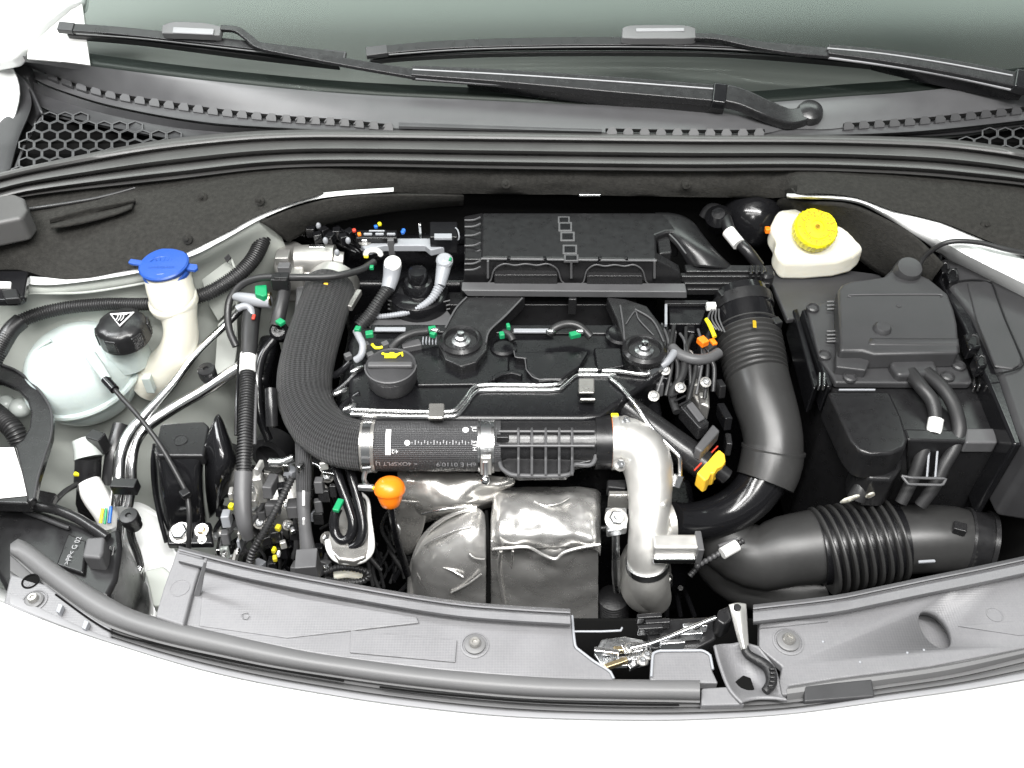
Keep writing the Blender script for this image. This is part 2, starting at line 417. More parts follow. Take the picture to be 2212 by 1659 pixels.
# left inner wing: flange, shelf, wall and lower rail
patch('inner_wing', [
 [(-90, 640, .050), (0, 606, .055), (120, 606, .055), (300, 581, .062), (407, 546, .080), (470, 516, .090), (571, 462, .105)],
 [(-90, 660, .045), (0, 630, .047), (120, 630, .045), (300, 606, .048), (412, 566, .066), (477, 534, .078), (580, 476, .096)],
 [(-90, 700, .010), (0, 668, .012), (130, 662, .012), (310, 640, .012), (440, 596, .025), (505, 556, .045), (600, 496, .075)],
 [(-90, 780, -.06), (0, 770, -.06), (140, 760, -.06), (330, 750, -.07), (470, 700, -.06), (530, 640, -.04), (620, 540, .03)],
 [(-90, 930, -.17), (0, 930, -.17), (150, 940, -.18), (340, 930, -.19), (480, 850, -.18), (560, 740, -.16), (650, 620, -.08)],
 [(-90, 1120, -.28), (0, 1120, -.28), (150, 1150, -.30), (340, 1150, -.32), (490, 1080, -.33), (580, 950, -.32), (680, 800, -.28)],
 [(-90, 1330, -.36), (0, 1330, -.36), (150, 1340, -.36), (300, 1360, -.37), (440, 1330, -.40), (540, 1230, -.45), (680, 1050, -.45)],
], 'shaded_white_paint', body, 7, 7, thick=0.002)
patch('wing_flange', [
 [(-90, 628, .058), (0, 594, .062), (120, 598, .062), (300, 574, .068), (407, 540, .086), (470, 510, .096), (571, 455, .111), (680, 419, .117), (850, 405, .122)],
 [(-90, 648, .056), (0, 612, .060), (120, 614, .060), (300, 588, .066), (412, 553, .083), (477, 521, .093), (580, 465, .108), (690, 428, .115), (850, 413, .120)],
], 'white_paint', body, 8, 3, thick=0.0015)
tube('pressed_edge', [(-60, 640, .042), (60, 634, .042), (180, 632, .042), (300, 614, .044), (330, 606, .05)], 3, 'shaded_white_paint', body, 8)
prism('strut_plate', [(436, 604, .03), (500, 556, .05), (514, 590, .03), (520, 640, .0), (470, 690, -.03), (452, 660, -.01)], .0, .004, 'shaded_white_paint', body, .002)
prism('strut_plate', [(470, 700, -.035), (512, 660, -.02), (514, 740, -.06), (505, 800, -.09), (462, 812, -.09)], .0, .004, 'shaded_white_paint', body, .002)
tube('pressed_edge', [(500, 560, .055), (512, 600, .03), (512, 660, -.01), (508, 740, -.05)], 3, 'shaded_white_paint', body, 8)
prism('pressed_hole', [(484, 556, .062), (494, 548, .066), (500, 556, .06), (490, 566, .056)], .0, .002, 'dark_metal', body, .0005)
# lower rail and bright tray in front of the engine mount
patch('front_rail', [
 [(240, 1090, -.20), (300, 1085, -.20), (350, 1120, -.21), (385, 1200, -.22), (470, 1210, -.24), (560, 1230, -.26)],
 [(240, 1180, -.23), (300, 1180, -.23), (345, 1210, -.24), (385, 1240, -.24), (470, 1260, -.26), (560, 1275, -.28)],
 [(230, 1330, -.26), (290, 1340, -.26), (340, 1350, -.27), (400, 1350, -.27), (480, 1340, -.28), (560, 1330, -.30)],
], 'white_paint', body, 5, 5, thick=0.002)
prism('rail_gusset', [(312, 1232), (352, 1222), (372, 1240), (358, 1270), (352, 1308), (330, 1308), (322, 1270)], -.205, .02, 'shaded_white_paint', body, 0.003)
# right-hand wing flange
patch('wing_flange', [
 [(1700, 418, .125), (1838, 425, .122), (1922, 452, .112), (2040, 482, .100), (2134, 520, .090), (2260, 572, .080)],
 [(1700, 424, .124), (1838, 432, .120), (1912, 460, .110), (1995, 500, .096), (2110, 562, .082), (2290, 650, .074)],
 [(1700, 428, .115), (1836, 437, .112), (1905, 466, .100), (1985, 516, .080), (2100, 600, .02), (2290, 720, .0)],
], 'white_paint', body, 7, 4, thick=0.002)
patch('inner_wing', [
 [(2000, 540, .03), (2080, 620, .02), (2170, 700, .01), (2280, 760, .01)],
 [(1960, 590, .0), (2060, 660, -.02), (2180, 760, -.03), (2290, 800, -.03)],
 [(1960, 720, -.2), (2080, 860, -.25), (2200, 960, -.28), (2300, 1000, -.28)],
], 'shaded_white_paint', body, 6, 6, thick=0.002)
# firewall, floor, closing walls of the bay
fw = [P(-200, 430, .12), P(2400, 430, .12)]
yb = 0.40
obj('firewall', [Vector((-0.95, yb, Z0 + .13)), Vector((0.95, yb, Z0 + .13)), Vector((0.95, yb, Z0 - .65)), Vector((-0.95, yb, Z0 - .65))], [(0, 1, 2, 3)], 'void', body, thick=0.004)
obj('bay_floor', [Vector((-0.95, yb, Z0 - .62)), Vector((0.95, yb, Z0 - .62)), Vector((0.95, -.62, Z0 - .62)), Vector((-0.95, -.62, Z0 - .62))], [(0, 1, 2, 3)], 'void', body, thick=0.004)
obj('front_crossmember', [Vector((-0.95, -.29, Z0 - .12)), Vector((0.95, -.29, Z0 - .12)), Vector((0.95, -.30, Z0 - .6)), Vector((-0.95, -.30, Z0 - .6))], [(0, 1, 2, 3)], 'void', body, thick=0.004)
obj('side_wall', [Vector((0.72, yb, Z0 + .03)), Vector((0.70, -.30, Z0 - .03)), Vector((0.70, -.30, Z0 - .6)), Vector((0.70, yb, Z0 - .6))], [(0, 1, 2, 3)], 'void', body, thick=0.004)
# front pillar and top of the wing at the upper left corner
def gpoly(name, pts, mat_, parent, t=0.01, bevel=0.003):
    return slab(name, [G(*q) for q in pts], Vector((0, 0.5, -0.86)) * t, mat_, parent, bevel)
gpoly('front_pillar', [(-120, -60, .012), (186, -60, .012), (176, 6, .012), (150, 12, .016), (96, 52, .02), (52, 96, .02), (30, 124, .016), (-120, 150, .012)], 'white_paint', body, 0.03, 0.008)
gpoly('pillar_trim', [(160, 4, .006), (176, 2, .006), (194, 140, .006), (150, 134, .006), (58, 126, .006), (60, 104, .006), (104, 62, .006)], 'white_plastic', body, 0.004, 0.001)
patch('wing_top', [
 [(-120, 150, .21), (-30, 145, .20), (10, 128, .19), (22, 128, .185)],
 [(-120, 260, .17), (-30, 210, .17), (20, 180, .165), (40, 200, .16)],
 [(-120, 400, .13), (-40, 345, .13), (0, 300, .13), (18, 290, .13)],
], 'white_paint', body, 5, 5, thick=0.004)

# tops of both front wings, beyond the sides of the picture
patch('front_wing', [
 [(-90, 440, .125), (-100, 640, .058), (-100, 900, .02), (-100, 1150, -.02), (-110, 1250, -.032)],
 [(-420, 440, .115), (-420, 660, .04), (-420, 920, .0), (-420, 1180, -.05), (-420, 1300, -.07)],
], 'white_paint', body, 5, 5, thick=.003)
patch('front_wing', [
 [(2330, 430, .125), (2300, 640, .076), (2340, 900, .03), (2420, 1180, -.01), (2440, 1400, -.03)],
 [(2650, 440, .115), (2650, 660, .06), (2650, 920, .01), (2700, 1200, -.03), (2740, 1400, -.05)],
], 'white_paint', body, 5, 5, thick=.003)
# the raised bonnet, propped open above the bay and out of the picture
patch('open_bonnet', [
 [Vector((-.80, .37, Z0 + .46)), Vector((-.3, .38, Z0 + .48)), Vector((.3, .38, Z0 + .48)), Vector((.80, .37, Z0 + .46))],
 [Vector((-.78, .16, Z0 + .90)), Vector((-.3, .18, Z0 + .94)), Vector((.3, .18, Z0 + .94)), Vector((.78, .16, Z0 + .90))],
 [Vector((-.66, .02, Z0 + 1.24)), Vector((-.25, .00, Z0 + 1.32)), Vector((.25, .00, Z0 + 1.32)), Vector((.66, .02, Z0 + 1.24))],
], 'dark_metal', body, 5, 5, thick=0.02)

# ================================================================ WINDSCREEN, DASHBOARD
WB = Line([(-60, 112), (60, 122), (134, 134), (336, 161), (504, 180), (743, 202), (1003, 215), (1238, 225), (1450, 228), (1604, 225), (1704, 218), (1805, 210), (1973, 198), (2212, 172), (2300, 160)])
wsd = thing('windscreen', 'green tinted windscreen glass rising behind the wipers', 'windscreen', G(1106, 220))
vsl = []; fcs = []; N = 50
for i in range(N + 1):
    x = -60 + 2700 * i / N; b0 = G(x, WB.p and [q for q in [WB.__class__([(p[0], p[1], 0) for p in WB.p])(x)]][0][0] + 4)
    vsl += [b0, b0 + Vector((0, .22, .1166)), b0 + Vector((0, 1.1, .583))]
for i in range(N):
    for j in range(2): fcs.append((i * 3 + j, i * 3 + 3 + j, i * 3 + 4 + j, i * 3 + 1 + j))
gp = obj('glass_pane', vsl, fcs, 'glass', wsd, smooth=60)
if gp.data.polygons[0].normal.z < 0: gp.data.flip_normals()
WB0 = Line([(p[0], p[1], 0) for p in WB.p])
loft('shade_border', Line([(p[0], p[1] - 26, -.004) for p in WB0.p]), Line([(p[0], p[1] + 6, -.004) for p in WB0.p]), [(0, 0), (1, 0)], 150, 2300, 60, 'frit_shade', wsd, 0.0008, place=G)  # dark band drawn for shade and reflection along the foot of the glass
dsh = thing('dashboard', 'grey dashboard top seen through the windscreen', 'dashboard', P(1106, 100, .05))
obj('dashboard_top', [Vector((-1.1, .47, Z0 + .10)), Vector((1.1, .47, Z0 + .10)), Vector((1.2, .80, Z0 + .14)), Vector((-1.2, .80, Z0 + .14)), Vector((1.2, 1.3, Z0 + .16)), Vector((-1.2, 1.3, Z0 + .16))], [(0, 1, 2, 3), (3, 2, 4, 5)], 'dashboard', dsh, thick=0.02)

# ================================================================ COWL PANEL
SER = Line([(-30, 120, .168), (60, 140, .165), (104, 158, .163), (181, 186, .160), (269, 208, .158), (450, 236, .156), (605, 253, .155), (743, 262, .155), (845, 272, .155), (1080, 277, .155), (1296, 281, .155), (1477, 284, .155), (1657, 283, .155), (1690, 275, .155), (1790, 274, .155), (1830, 270, .155), (1996, 258, .155), (2201, 236, .157), (2300, 226, .157)])
cowl = thing('cowl_panel', 'grey plastic cowl panel with toothed edge below the windscreen', 'cowl panel', P(1106, 270, .13))
vsl = []; fcs = []; N = 120
for i in range(N + 1):
    x = -30 + 2580 * i / N; s = SER(x); a = P(x, s[0], s[1]); b = G(x, WB0(x)[0], 0.004)
    m1 = a.lerp(b, .35) + Vector((0, 0, -.002)); m2 = a.lerp(b, .8) + Vector((0, 0, .003))
    vsl += [a + Vector((0, 0, -.004)), m1, m2, b, b + Vector((0, .004, -.012))]
for i in range(N):
    for j in range(4): fcs.append((i * 5 + j, i * 5 + 5 + j, i * 5 + 6 + j, i * 5 + 1 + j))
obj('upper_panel', vsl, fcs, 'cowl_plastic', cowl, smooth=45)
# moulded strip in front of the teeth, the sloping channel on the left, ledge
LED = Line([(-30, 150, .150), (57, 166, .150), (110, 190, .150), (235, 229, .150), (437, 266, .150), (638, 280, .150), (743, 283, .150), (1100, 289, .150), (1477, 292, .150), (1800, 293, .150), (1950, 288, .150), (2060, 279, .150), (2212, 262, .150), (2300, 252, .150)])
TOP = Line([(-120, 408, .150), (0, 373, .150), (168, 336, .150), (336, 304, .150), (504, 286, .150), (638, 280, .150), (743, 280, .150), (1100, 284, .150), (1477, 289, .150), (1800, 292, .150), (2006, 298, .150), (2100, 306, .150), (2212, 324, .150), (2320, 348, .150)])
loft('tooth_strip', SER, LED, [(0, -.006), (.25, -.004), (.7, -.004), (.9, -.001), (1, -.004), (1.02, -.02)], -30, 2550, 120, 'cowl_plastic', cowl, smooth=45)
chan = Line([(57, 166, .147), (128, 247, .130), (302, 286, .130), (386, 299, .130), (640, 300, .130)])
loft('channel_wall', Line([(70, 176, .148), (110, 192, .148), (235, 231, .148), (437, 268, .148), (638, 283, .148)]), Line([(70, 222, .132), (128, 247, .132), (302, 287, .132), (400, 302, .132), (638, 305, .132)]), [(0, 0), (.4, -.006), (.75, -.004), (.9, .0), (1, .003), (1.03, -.01)], 72, 640, 40, 'grey_plastic', cowl, smooth=45)
loft('channel_wall', Line([(1900, 294, .148), (2060, 281, .148), (2212, 264, .148), (2300, 255, .148)]), Line([(1900, 296, .140), (2060, 291, .140), (2140, 281, .140), (2212, 272, .140), (2300, 263, .140)]), [(0, 0), (.5, -.004), (.9, .0), (1, .003), (1.03, -.01)], 1900, 2300, 20, 'grey_plastic', cowl, smooth=45)
def teeth(x0, x1, count, rake):
    for i in range(count):
        x = x0 + (x1 - x0) * i / (count - 1); a = SER(x); w_ = 11
        sl = (SER(x + 8)[0] - SER(x - 8)[0]) / 16
        pts = [(x - w_, a[0] + 3 - sl * w_, a[1] + .002), (x - w_ * .6 + rake, a[0] - 7 - sl * w_ * .5, a[1] + .0035), (x + w_ * .6 + rake, a[0] - 7 + sl * w_ * .5, a[1] + .0035), (x + w_, a[0] + 3 + sl * w_, a[1] + .002), (x + w_, a[0] + 10 + sl * w_, a[1] - .0045), (x - w_, a[0] + 10 - sl * w_, a[1] - .0045)]
        slab('tooth', [P(*q) for q in pts], Vector((0, 0.002, -.009)), 'tooth_plastic', cowl, 0.0006, 1)
teeth(112, 838, 24, 2); teeth(1322, 1640, 10, 0); teeth(1834, 2230, 13, -2)
# dark strips drawn as the shade in the gaps between the teeth
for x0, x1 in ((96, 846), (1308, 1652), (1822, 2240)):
    loft('slot_shade_strip', Line([(q[0], q[1] - 4, q[2] + .002) for q in SER.p]), Line([(q[0], q[1] + 3, q[2] - .0010) for q in SER.p]), [(0, 0), (1, 0)], x0, x1, 60, 'void', cowl, 0.0008)
loft('rest_bar', Line([(862, 264, .158), (1080, 272, .158), (1300, 279, .158)]), Line([(862, 278, .156), (1080, 283, .156), (1310, 288, .156)]), [(0, -.003), (.15, .001), (.6, .001), (1, -.003)], 862, 1300, 20, 'cowl_plastic', cowl)
prism('end_peg', [(130, 124, .178), (138, 124, .178), (136, 158, .172), (126, 158, .172)], .17, .01, 'cowl_plastic', cowl, .001)
prism('corner_block', [(8, 124, .172), (44, 128, .172), (70, 146, .166), (60, 170, .16), (30, 160, .16)], .16, .03, 'grey_plastic', cowl, .003)
# upright grey side piece at the far left
patch('side_piece', [
 [(8, 140, .168), (30, 150, .165), (52, 172, .16), (70, 200, .15), (90, 246, .14)],
 [(-10, 180, .15), (30, 190, .148), (68, 225, .14), (62, 235, .12), (76, 262, .115)],
 [(-40, 300, .14), (0, 300, .14), (40, 300, .135), (42, 300, .11), (56, 310, .11)],
 [(-60, 400, .14), (-20, 385, .14), (20, 372, .135), (22, 376, .11), (34, 374, .11)],
], 'grey_plastic', cowl, 4, 5, thick=0.003)
# honeycomb grille plates
def honeycomb(poly, x0, y0, x1, y1, h, parent):
    vs_, fs = [], []
    def inside(x, y):
        c = False
        for i in range(len(poly)):
            a, b = poly[i], poly[i - 1]
            if (a[1] > y) != (b[1] > y) and x < (b[0] - a[0]) * (y - a[1]) / (b[1] - a[1]) + a[0]: c = not c
        return c
    row = 0; y = y0
    while y < y1:
        x = x0 + (16.8 if row % 2 else 0) + row * 0.0
        while x < x1:
            if inside(x, y):
                base = len(vs_)
                for rad, dz in ((1.03, 0), (.84, 0), (.84, -.006), (1.03, -.006)):
                    for k in range(6):
                        a = math.radians(60 * k + 30)
                        vs_.append(P(x + 19.2 * rad * math.cos(a), y + 13.2 * rad * math.sin(a), h + dz))
                for q in range(4):
                    for k in range(6):
                        fs.append((base + q * 6 + k, base + q * 6 + (k + 1) % 6, base + ((q + 1) % 4) * 6 + (k + 1) % 6, base + ((q + 1) % 4) * 6 + k))
            x += 33.6
        y += 19.6; row += 1
    o = obj('honeycomb_grille', vs_, fs, 'cowl_plastic', parent, smooth=0)
    return o
honeycomb([(84, 246), (130, 240), (400, 296), (440, 310), (300, 330), (20, 395), (22, 372)], 40, 254, 440, 392, .136, cowl)
honeycomb([(2060, 302), (2140, 286), (2300, 262), (2300, 350), (2200, 330), (2110, 312)], 2054, 268, 2300, 350, .146, cowl)
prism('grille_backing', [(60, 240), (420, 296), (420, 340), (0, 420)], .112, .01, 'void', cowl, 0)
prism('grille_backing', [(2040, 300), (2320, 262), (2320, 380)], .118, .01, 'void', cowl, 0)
tube('grille_rim', [(96, 246, .126), (60, 300, .126), (30, 372, .126)], 3, 'cowl_plastic', cowl, 6)
tube('grille_rim', [(96, 246, .126), (200, 268, .127), (302, 288, .128), (400, 302, .13)], 3, 'cowl_plastic', cowl, 6)

# ================================================================ BONNET SEAL (ribbed rubber moulding across the bay)
BOT = Line([(-120, 482, .128), (0, 440, .128), (67, 424, .128), (292, 398, .128), (386, 388, .128), (571, 367, .128), (743, 361, .128), (1070, 366, .128), (1477, 371, .128), (1738, 370, .128), (1872, 374, .128), (2000, 381, .128), (2107, 391, .128), (2212, 402, .128), (2320, 418, .128)])
seal = thing('bonnet_seal', 'ribbed dark rubber seal running across the back of the bay', 'rubber seal', P(1106, 360, .12))
prof = [(0, -.02), (0, 0), (.05, .004), (.12, .005), (.20, .003), (.26, -.005), (.30, -.004), (.36, .002), (.42, .0045), (.50, .005), (.56, .001), (.60, -.007), (.64, -.006), (.69, .001), (.74, .005), (.80, .0045), (.85, -.002), (.89, -.006), (.93, -.002), (.97, .000), (1, -.004), (1.0, -.022)]
loft('seal_moulding', TOP, BOT, prof, -300, 2550, 105, 'seal_rubber', seal, smooth=60)
prism('end_cap', [(-100, 440), (30, 416), (52, 426), (60, 452), (46, 470), (-100, 500)], .142, .04, 'seal_rubber', seal, .006, 3)
tube('lower_bead', [(60, 452, .116), (200, 430, .116), (292, 406, .118)], 4, 'rubber', seal, 8)

# ================================================================ FELT INSULATION ON THE FIREWALL
felt = thing('insulation_mat', 'dark felt insulation mat hanging below the rubber seal', 'insulation', P(1106, 430, .07))
FT = Line([(q[0], q[1] - 10, q[2] - .006) for q in BOT.p])
vsl = []; fcs = []; N = 110
FB = Line([(-120, 596, .066), (0, 582, .064), (65, 586, .064), (95, 596, .063), (120, 603, .063), (180, 601, .064), (300, 577, .072), (407, 543, .088), (470, 513, .098), (571, 459, .114), (680, 424, .122), (743, 412, .105), (902, 417, .080), (1238, 421, .080), (1477, 425, .080), (1687, 427, .082), (1720, 419, .127), (1838, 424, .126), (1922, 452, .116), (2040, 482, .104), (2134, 520, .094), (2320, 590, .084)])
RR = 10
for i in range(N + 1):
    x = -300 + 2850 * i / N; a = FT(x); b = FB(x); pa = P(x, *a); pb = P(x, *b)
    for j in range(RR + 1):
        t = j / RR; q = pa.lerp(pb, t)
        q += Vector((0, -.012, .004)) * math.sin(math.pi * t) * min(1, (b[0] - a[0]) / 120)
        q += Vector((0, -1, .4)) * .0035 * noise.fractal(q * 30, .8, 2, 3)
        for bx, by, br, bd in ((432, 428, 30, -.004), (50, 545, 55, .006), (760, 400, 28, .008), (1092, 402, 24, .008), (1480, 402, 24, .008), (2130, 490, 40, .006), (2190, 500, 36, .006)):
            dd = math.hypot(x - bx, (a[0] + (b[0] - a[0]) * t - by) * 1.4) / br
            if dd < 1: q += Vector((0, -1, .5)) * bd * (1 - dd * dd)
        vsl.append(q)
    vsl.append(vsl[-1] + Vector((0, .03, -.01)))
R1 = RR + 2
for i in range(N):
    for j in range(R1 - 1): fcs.append((i * R1 + j, (i + 1) * R1 + j, (i + 1) * R1 + j + 1, i * R1 + j + 1))
obj('felt_sheet', vsl, fcs, 'felt', felt, smooth=60)
for x, y, h in ((436, 426, .118), (560, 493 - 60, .126), (1093, 397, .110), (1483, 398, .110), (2130, 486, .108), (404, 517, .10)):
    lathe('clip_stud', P(x, y, h), [(.007, -.004), (.007, -.001), (.003, .001), (.0025, .003), (.001, .0035)], 'felt', felt, (0, -.8, .6), 16)
# moulded handle recess at the left
patch('moulded_pocket', [
 [(105, 470, .120), (180, 450, .121), (250, 436, .122), (292, 428, .123)],
 [(110, 486, .108), (180, 470, .108), (250, 452, .110), (292, 440, .112)],
 [(110, 496, .112), (180, 484, .112), (250, 466, .113), (285, 452, .116)],
], 'felt', felt, 5, 4, thick=.004)
# dark lining that turns under on the right, beside the brake fluid bottle
patch('side_lining', [
 [(1690, 424, .084), (1760, 434, .110), (1836, 440, .114), (1905, 468, .104), (1975, 508, .088), (2040, 570, .07)],
 [(1680, 436, .07), (1750, 456, .08), (1826, 476, .08), (1890, 512, .07), (1950, 560, .05), (2010, 610, .03)],
 [(1680, 450, .05), (1750, 480, .05), (1816, 510, .04), (1860, 560, .02), (1920, 600, .0), (1990, 640, -.02)],
], 'felt', felt, 5, 4, thick=.004)
patch('side_lining', [
 [(560, 478, .100), (640, 446, .108), (740, 424, .113), (850, 418, .112), (1000, 420, .080)],
 [(590, 496, .082), (650, 472, .088), (750, 450, .094), (870, 434, .094), (1000, 430, .07)],
 [(620, 520, .05), (680, 490, .06), (760, 470, .07), (880, 450, .07), (1000, 440, .05)],
], 'felt', felt, 5, 4, thick=.004)
box('clip', P(1274, 421, .084), (.034, .006, .005), 'zinc_steel', felt)
for x, y in ((597, 377), (1752, 371), (1864, 372)): box('clip', P(x, y, .118), (.016, .012, .008), 'void', felt)

# ================================================================ WIPERS
def bar(name, pts, w_, hgt, mat_, parent, bevel=.0012):
    """A flat-sided rail: pts on the glass plane (px, py, lift), w_ in metres across the glass slope, hgt its depth."""
    c = [G(*q) for q in pts]; c = catmull(c, 6) if len(c) > 2 else c
    vs_, fs = [], []
    nrm = Vector((0, -.468, .883)); ws = w_ if isinstance(w_, (list, tuple)) else [w_] * len(pts)
    for i, p in enumerate(c):
        t = (c[min(i + 1, len(c) - 1)] - c[max(i - 1, 0)]).normalized(); s = nrm.cross(t).normalized()
        f = i / (len(c) - 1) * (len(ws) - 1); k = min(int(f), len(ws) - 2); ww = ws[k] + (ws[k + 1] - ws[k]) * (f - k)
        vs_ += [p + s * ww / 2, p + s * ww * .42 + nrm * hgt, p - s * ww * .42 + nrm * hgt, p - s * ww / 2]
    for i in range(len(c) - 1):
        for j in range(4): fs.append((i * 4 + j, i * 4 + 4 + j, i * 4 + 4 + (j + 1) % 4, i * 4 + (j + 1) % 4))
    fs += [(0, 1, 2, 3), tuple(range(len(vs_) - 4, len(vs_)))]
    return obj(name, vs_, fs, mat_, parent, smooth=35, bevel=bevel)
w1 = thing('wiper', 'windscreen wiper whose hinged arm ends at a round spindle cap', 'wiper', G(1740, 245, .0))
bar('blade_spoiler', [(130, 62, .022), (250, 70, .024), (420, 88, .026), (560, 104, .026), (743, 126, .022)], .017, .006, 'black_plastic', w1)
bar('blade_spine', [(150, 72, .014), (300, 86, .016), (420, 100, .016), (560, 118, .016), (740, 141, .013)], .005, .012, 'gloss_plastic', w1)
bar('rubber_lip', [(152, 84, .002), (300, 97, .003), (420, 112, .003), (560, 130, .003), (735, 150, .002)], .004, .012, 'rubber', w1)
bar('blade_end_cap', [(130, 62, .021), (163, 65, .022)], .0185, .0085, 'grey_plastic', w1)
bar('blade_end_cap', [(700, 121, .020), (748, 127, .019)], .0185, .008, 'grey_plastic', w1)
bar('blade_connector', [(355, 74, .030), (380, 70, .034), (440, 72, .034), (482, 78, .032)], [.017, .027, .027, .020], .012, 'seal_front', w1, .003)
bar('connector_clip', [(374, 66, .047), (462, 70, .047)], .012, .002, 'trim_light', w1, .001)
bar('arm_rod', [(478, 64, .040), (512, 67, .042), (540, 86, .042), (565, 103, .042), (640, 118, .042), (760, 140, .04), (900, 163, .034)], [.010, .012, .013, .014, .015, .016, .018], .006, 'satin_plastic', w1)
bar('arm_channel', [(890, 162, .030), (1100, 175, .030), (1330, 193, .030), (1560, 212, .030)], [.021, .028, .034, .036], .013, 'satin_plastic', w1, .002)
bar('arm_skirt', [(1010, 182, .004), (1150, 196, .004), (1330, 212, .004), (1560, 232, .006)], [.012, .026, .032, .034], .022, 'engine_black', w1, .002)
bar('arm_hinge', [(1536, 210, .034), (1566, 214, .034)], .042, .015, 'gloss_plastic', w1, .003)
bar('arm_head', [(1562, 212, .028), (1600, 222, .028), (1650, 244, .022), (1700, 262, .012), (1735, 256, .006)], [.038, .036, .034, .032, .030], .016, 'satin_plastic', w1, .004)
lathe('spindle_cap', G(1745, 252, .004), [(.021, -.006), (.021, .010), (.018, .018), (.010, .022), (.0001, .023)], 'satin_plastic', w1, (0, -.4, .9), 28)
bar('arm_highlight', [(892, 170, .034), (1100, 186, .034), (1330, 205, .034), (1556, 226, .034)], .003, .003, 'trim_light', w1, .0006)  # pale bars drawn as highlights along the arm
bar('arm_highlight', [(892, 152, .042), (1100, 163, .042), (1330, 178, .043), (1545, 194, .043)], .0025, .003, 'trim_light', w1, .0006)
w2 = thing('wiper', 'windscreen wiper with its blade lying along the middle of the glass', 'wiper', G(2200, 200, .0))
bar('blade_spoiler', [(794, 118, .024), (870, 108, .026), (1000, 99, .027), (1200, 94, .027), (1430, 94, .027), (1600, 100, .027), (1780, 116, .025), (1960, 136, .02)], .018, .006, 'black_plastic', w2)
bar('blade_spine', [(805, 126, .014), (900, 117, .016), (1100, 108, .017), (1430, 107, .017), (1620, 114, .017), (1850, 134, .014)], .005, .011, 'gloss_plastic', w2)
bar('rubber_lip', [(800, 138, .002), (900, 129, .003), (1100, 121, .003), (1430, 120, .003), (1620, 126, .003), (1860, 146, .002), (1940, 158, .002)], .005, .010, 'rubber', w2)
bar('blade_end_cap', [(792, 118, .023), (838, 112, .024)], .0195, .0085, 'grey_plastic', w2)
bar('blade_end_cap', [(1925, 121, .03), (1960, 126, .03)], .008, .004, 'grey_plastic', w2)
bar('blade_connector', [(1342, 82, .030), (1370, 80, .034), (1470, 80, .034), (1500, 82, .030)], [.022, .030, .030, .022], .013, 'seal_front', w2, .003)
bar('connector_clip', [(1374, 66, .048), (1478, 65, .048)], .007, .002, 'trim_light', w2, .001)
bar('arm_rod', [(1490, 82, .038), (1548, 84, .04), (1620, 98, .04), (1700, 110, .04), (1790, 118, .038)], [.011, .012, .015, .017, .018], .006, 'satin_plastic', w2)
bar('arm_channel', [(1784, 116, .034), (1900, 130, .034), (2040, 152, .034), (2190, 182, .034)], [.021, .026, .030, .032], .013, 'satin_plastic', w2, .002)
bar('arm_skirt', [(1880, 144, .008), (2000, 166, .008), (2100, 184, .008), (2200, 200, .008)], [.014, .026, .030, .032], .022, 'engine_black', w2, .002)
bar('arm_hinge', [(2184, 178, .038), (2216, 186, .038)], .040, .015, 'gloss_plastic', w2, .003)
bar('arm_head', [(2212, 184, .030), (2260, 196, .03), (2330, 220, .02)], .036, .016, 'satin_plastic', w2, .004)
bar('arm_highlight', [(1786, 126, .038), (1900, 141, .038), (2040, 164, .038), (2186, 196, .038)], .003, .003, 'trim_light', w2, .0006)  # highlights drawn as pale bars, as on the other arm
bar('arm_highlight', [(1786, 106, .046), (1900, 117, .046), (2040, 138, .047), (2186, 165, .047)], .0025, .003, 'trim_light', w2, .0006)
bar('blade_highlight', [(840, 119, .030), (1000, 108, .032), (1200, 103, .032), (1430, 103, .032), (1600, 109, .032), (1780, 125, .030)], .002, .002, 'seal_front', w2, .0005)  # thin pale bars drawn as highlights along both blades
bar('blade_highlight', [(165, 74, .028), (300, 84, .030), (420, 97, .031), (560, 113, .031), (700, 130, .028)], .002, .002, 'seal_front', w1, .0005)
# ================================================================ ENGINE
eng = thing('engine', 'black plastic engine top with round oil filler cap marked by a yellow oil can', 'engine', P(1000, 1100, -.55))
box('engine_block', Vector((-0.02, .085, Z0 - .30)), (.46, .25, .50), 'engine_black', eng, bevel=.01)
prism('head_cover', [(768, 705), (960, 700), (1445, 715), (1460, 745), (1440, 800), (1300, 900), (1260, 905), (770, 905), (752, 860), (752, 740)], 0.0, .06, 'engine_black', eng, .008, 3)
prism('raised_plate', [(1110, 759), (1272, 757), (1268, 765), (1252, 792), (1213, 817), (1163, 820), (1137, 800), (1135, 774), (1113, 772)], .012, .013, 'engine_black', eng, .0025)
tube('plate_edge', [(1110, 758, .012), (1113, 772, .012), (1134, 774, .012), (1137, 799, .012), (1150, 814, .012), (1165, 820, .012), (1212, 819, .012)], 1.3, 'mid_grey', eng, 6, straight=True)  # thin pale line drawn as the plate's edge highlight
prism('cover_rib', [(1062, 812), (1080, 802), (1110, 798), (1130, 806), (1126, 812), (1105, 806), (1085, 810), (1066, 820)], .010, .012, 'engine_black', eng, .002)
prism('cover_panel', [(880, 752), (960, 750), (1100, 752), (1100, 800), (1050, 830), (900, 832)], .005, .006, 'engine_black', eng, .003)
prism('cover_panel', [(1282, 750), (1342, 750), (1350, 790), (1290, 800)], .008, .01, 'engine_black', eng, .003)
lathe('cover_boss', (1088, 757, .0), [(.019, 0), (.019, .008), (.015, .010), (.014, .007), (.0001, .007)], 'engine_black', eng, n=24)
lathe('cover_boss', (1340, 733, .0), [(.022, 0), (.022, .010), (.018, .012), (.009, .009), (.0001, .009)], 'engine_black', eng, n=24)
prism('rear_ledge', [(800, 700), (1445, 700), (1445, 722), (800, 716)], .004, .03, 'engine_black', eng, .003)
box('rear_wall', P(1130, 672, -.03), (.34, .03, .05), 'black_plastic', eng)
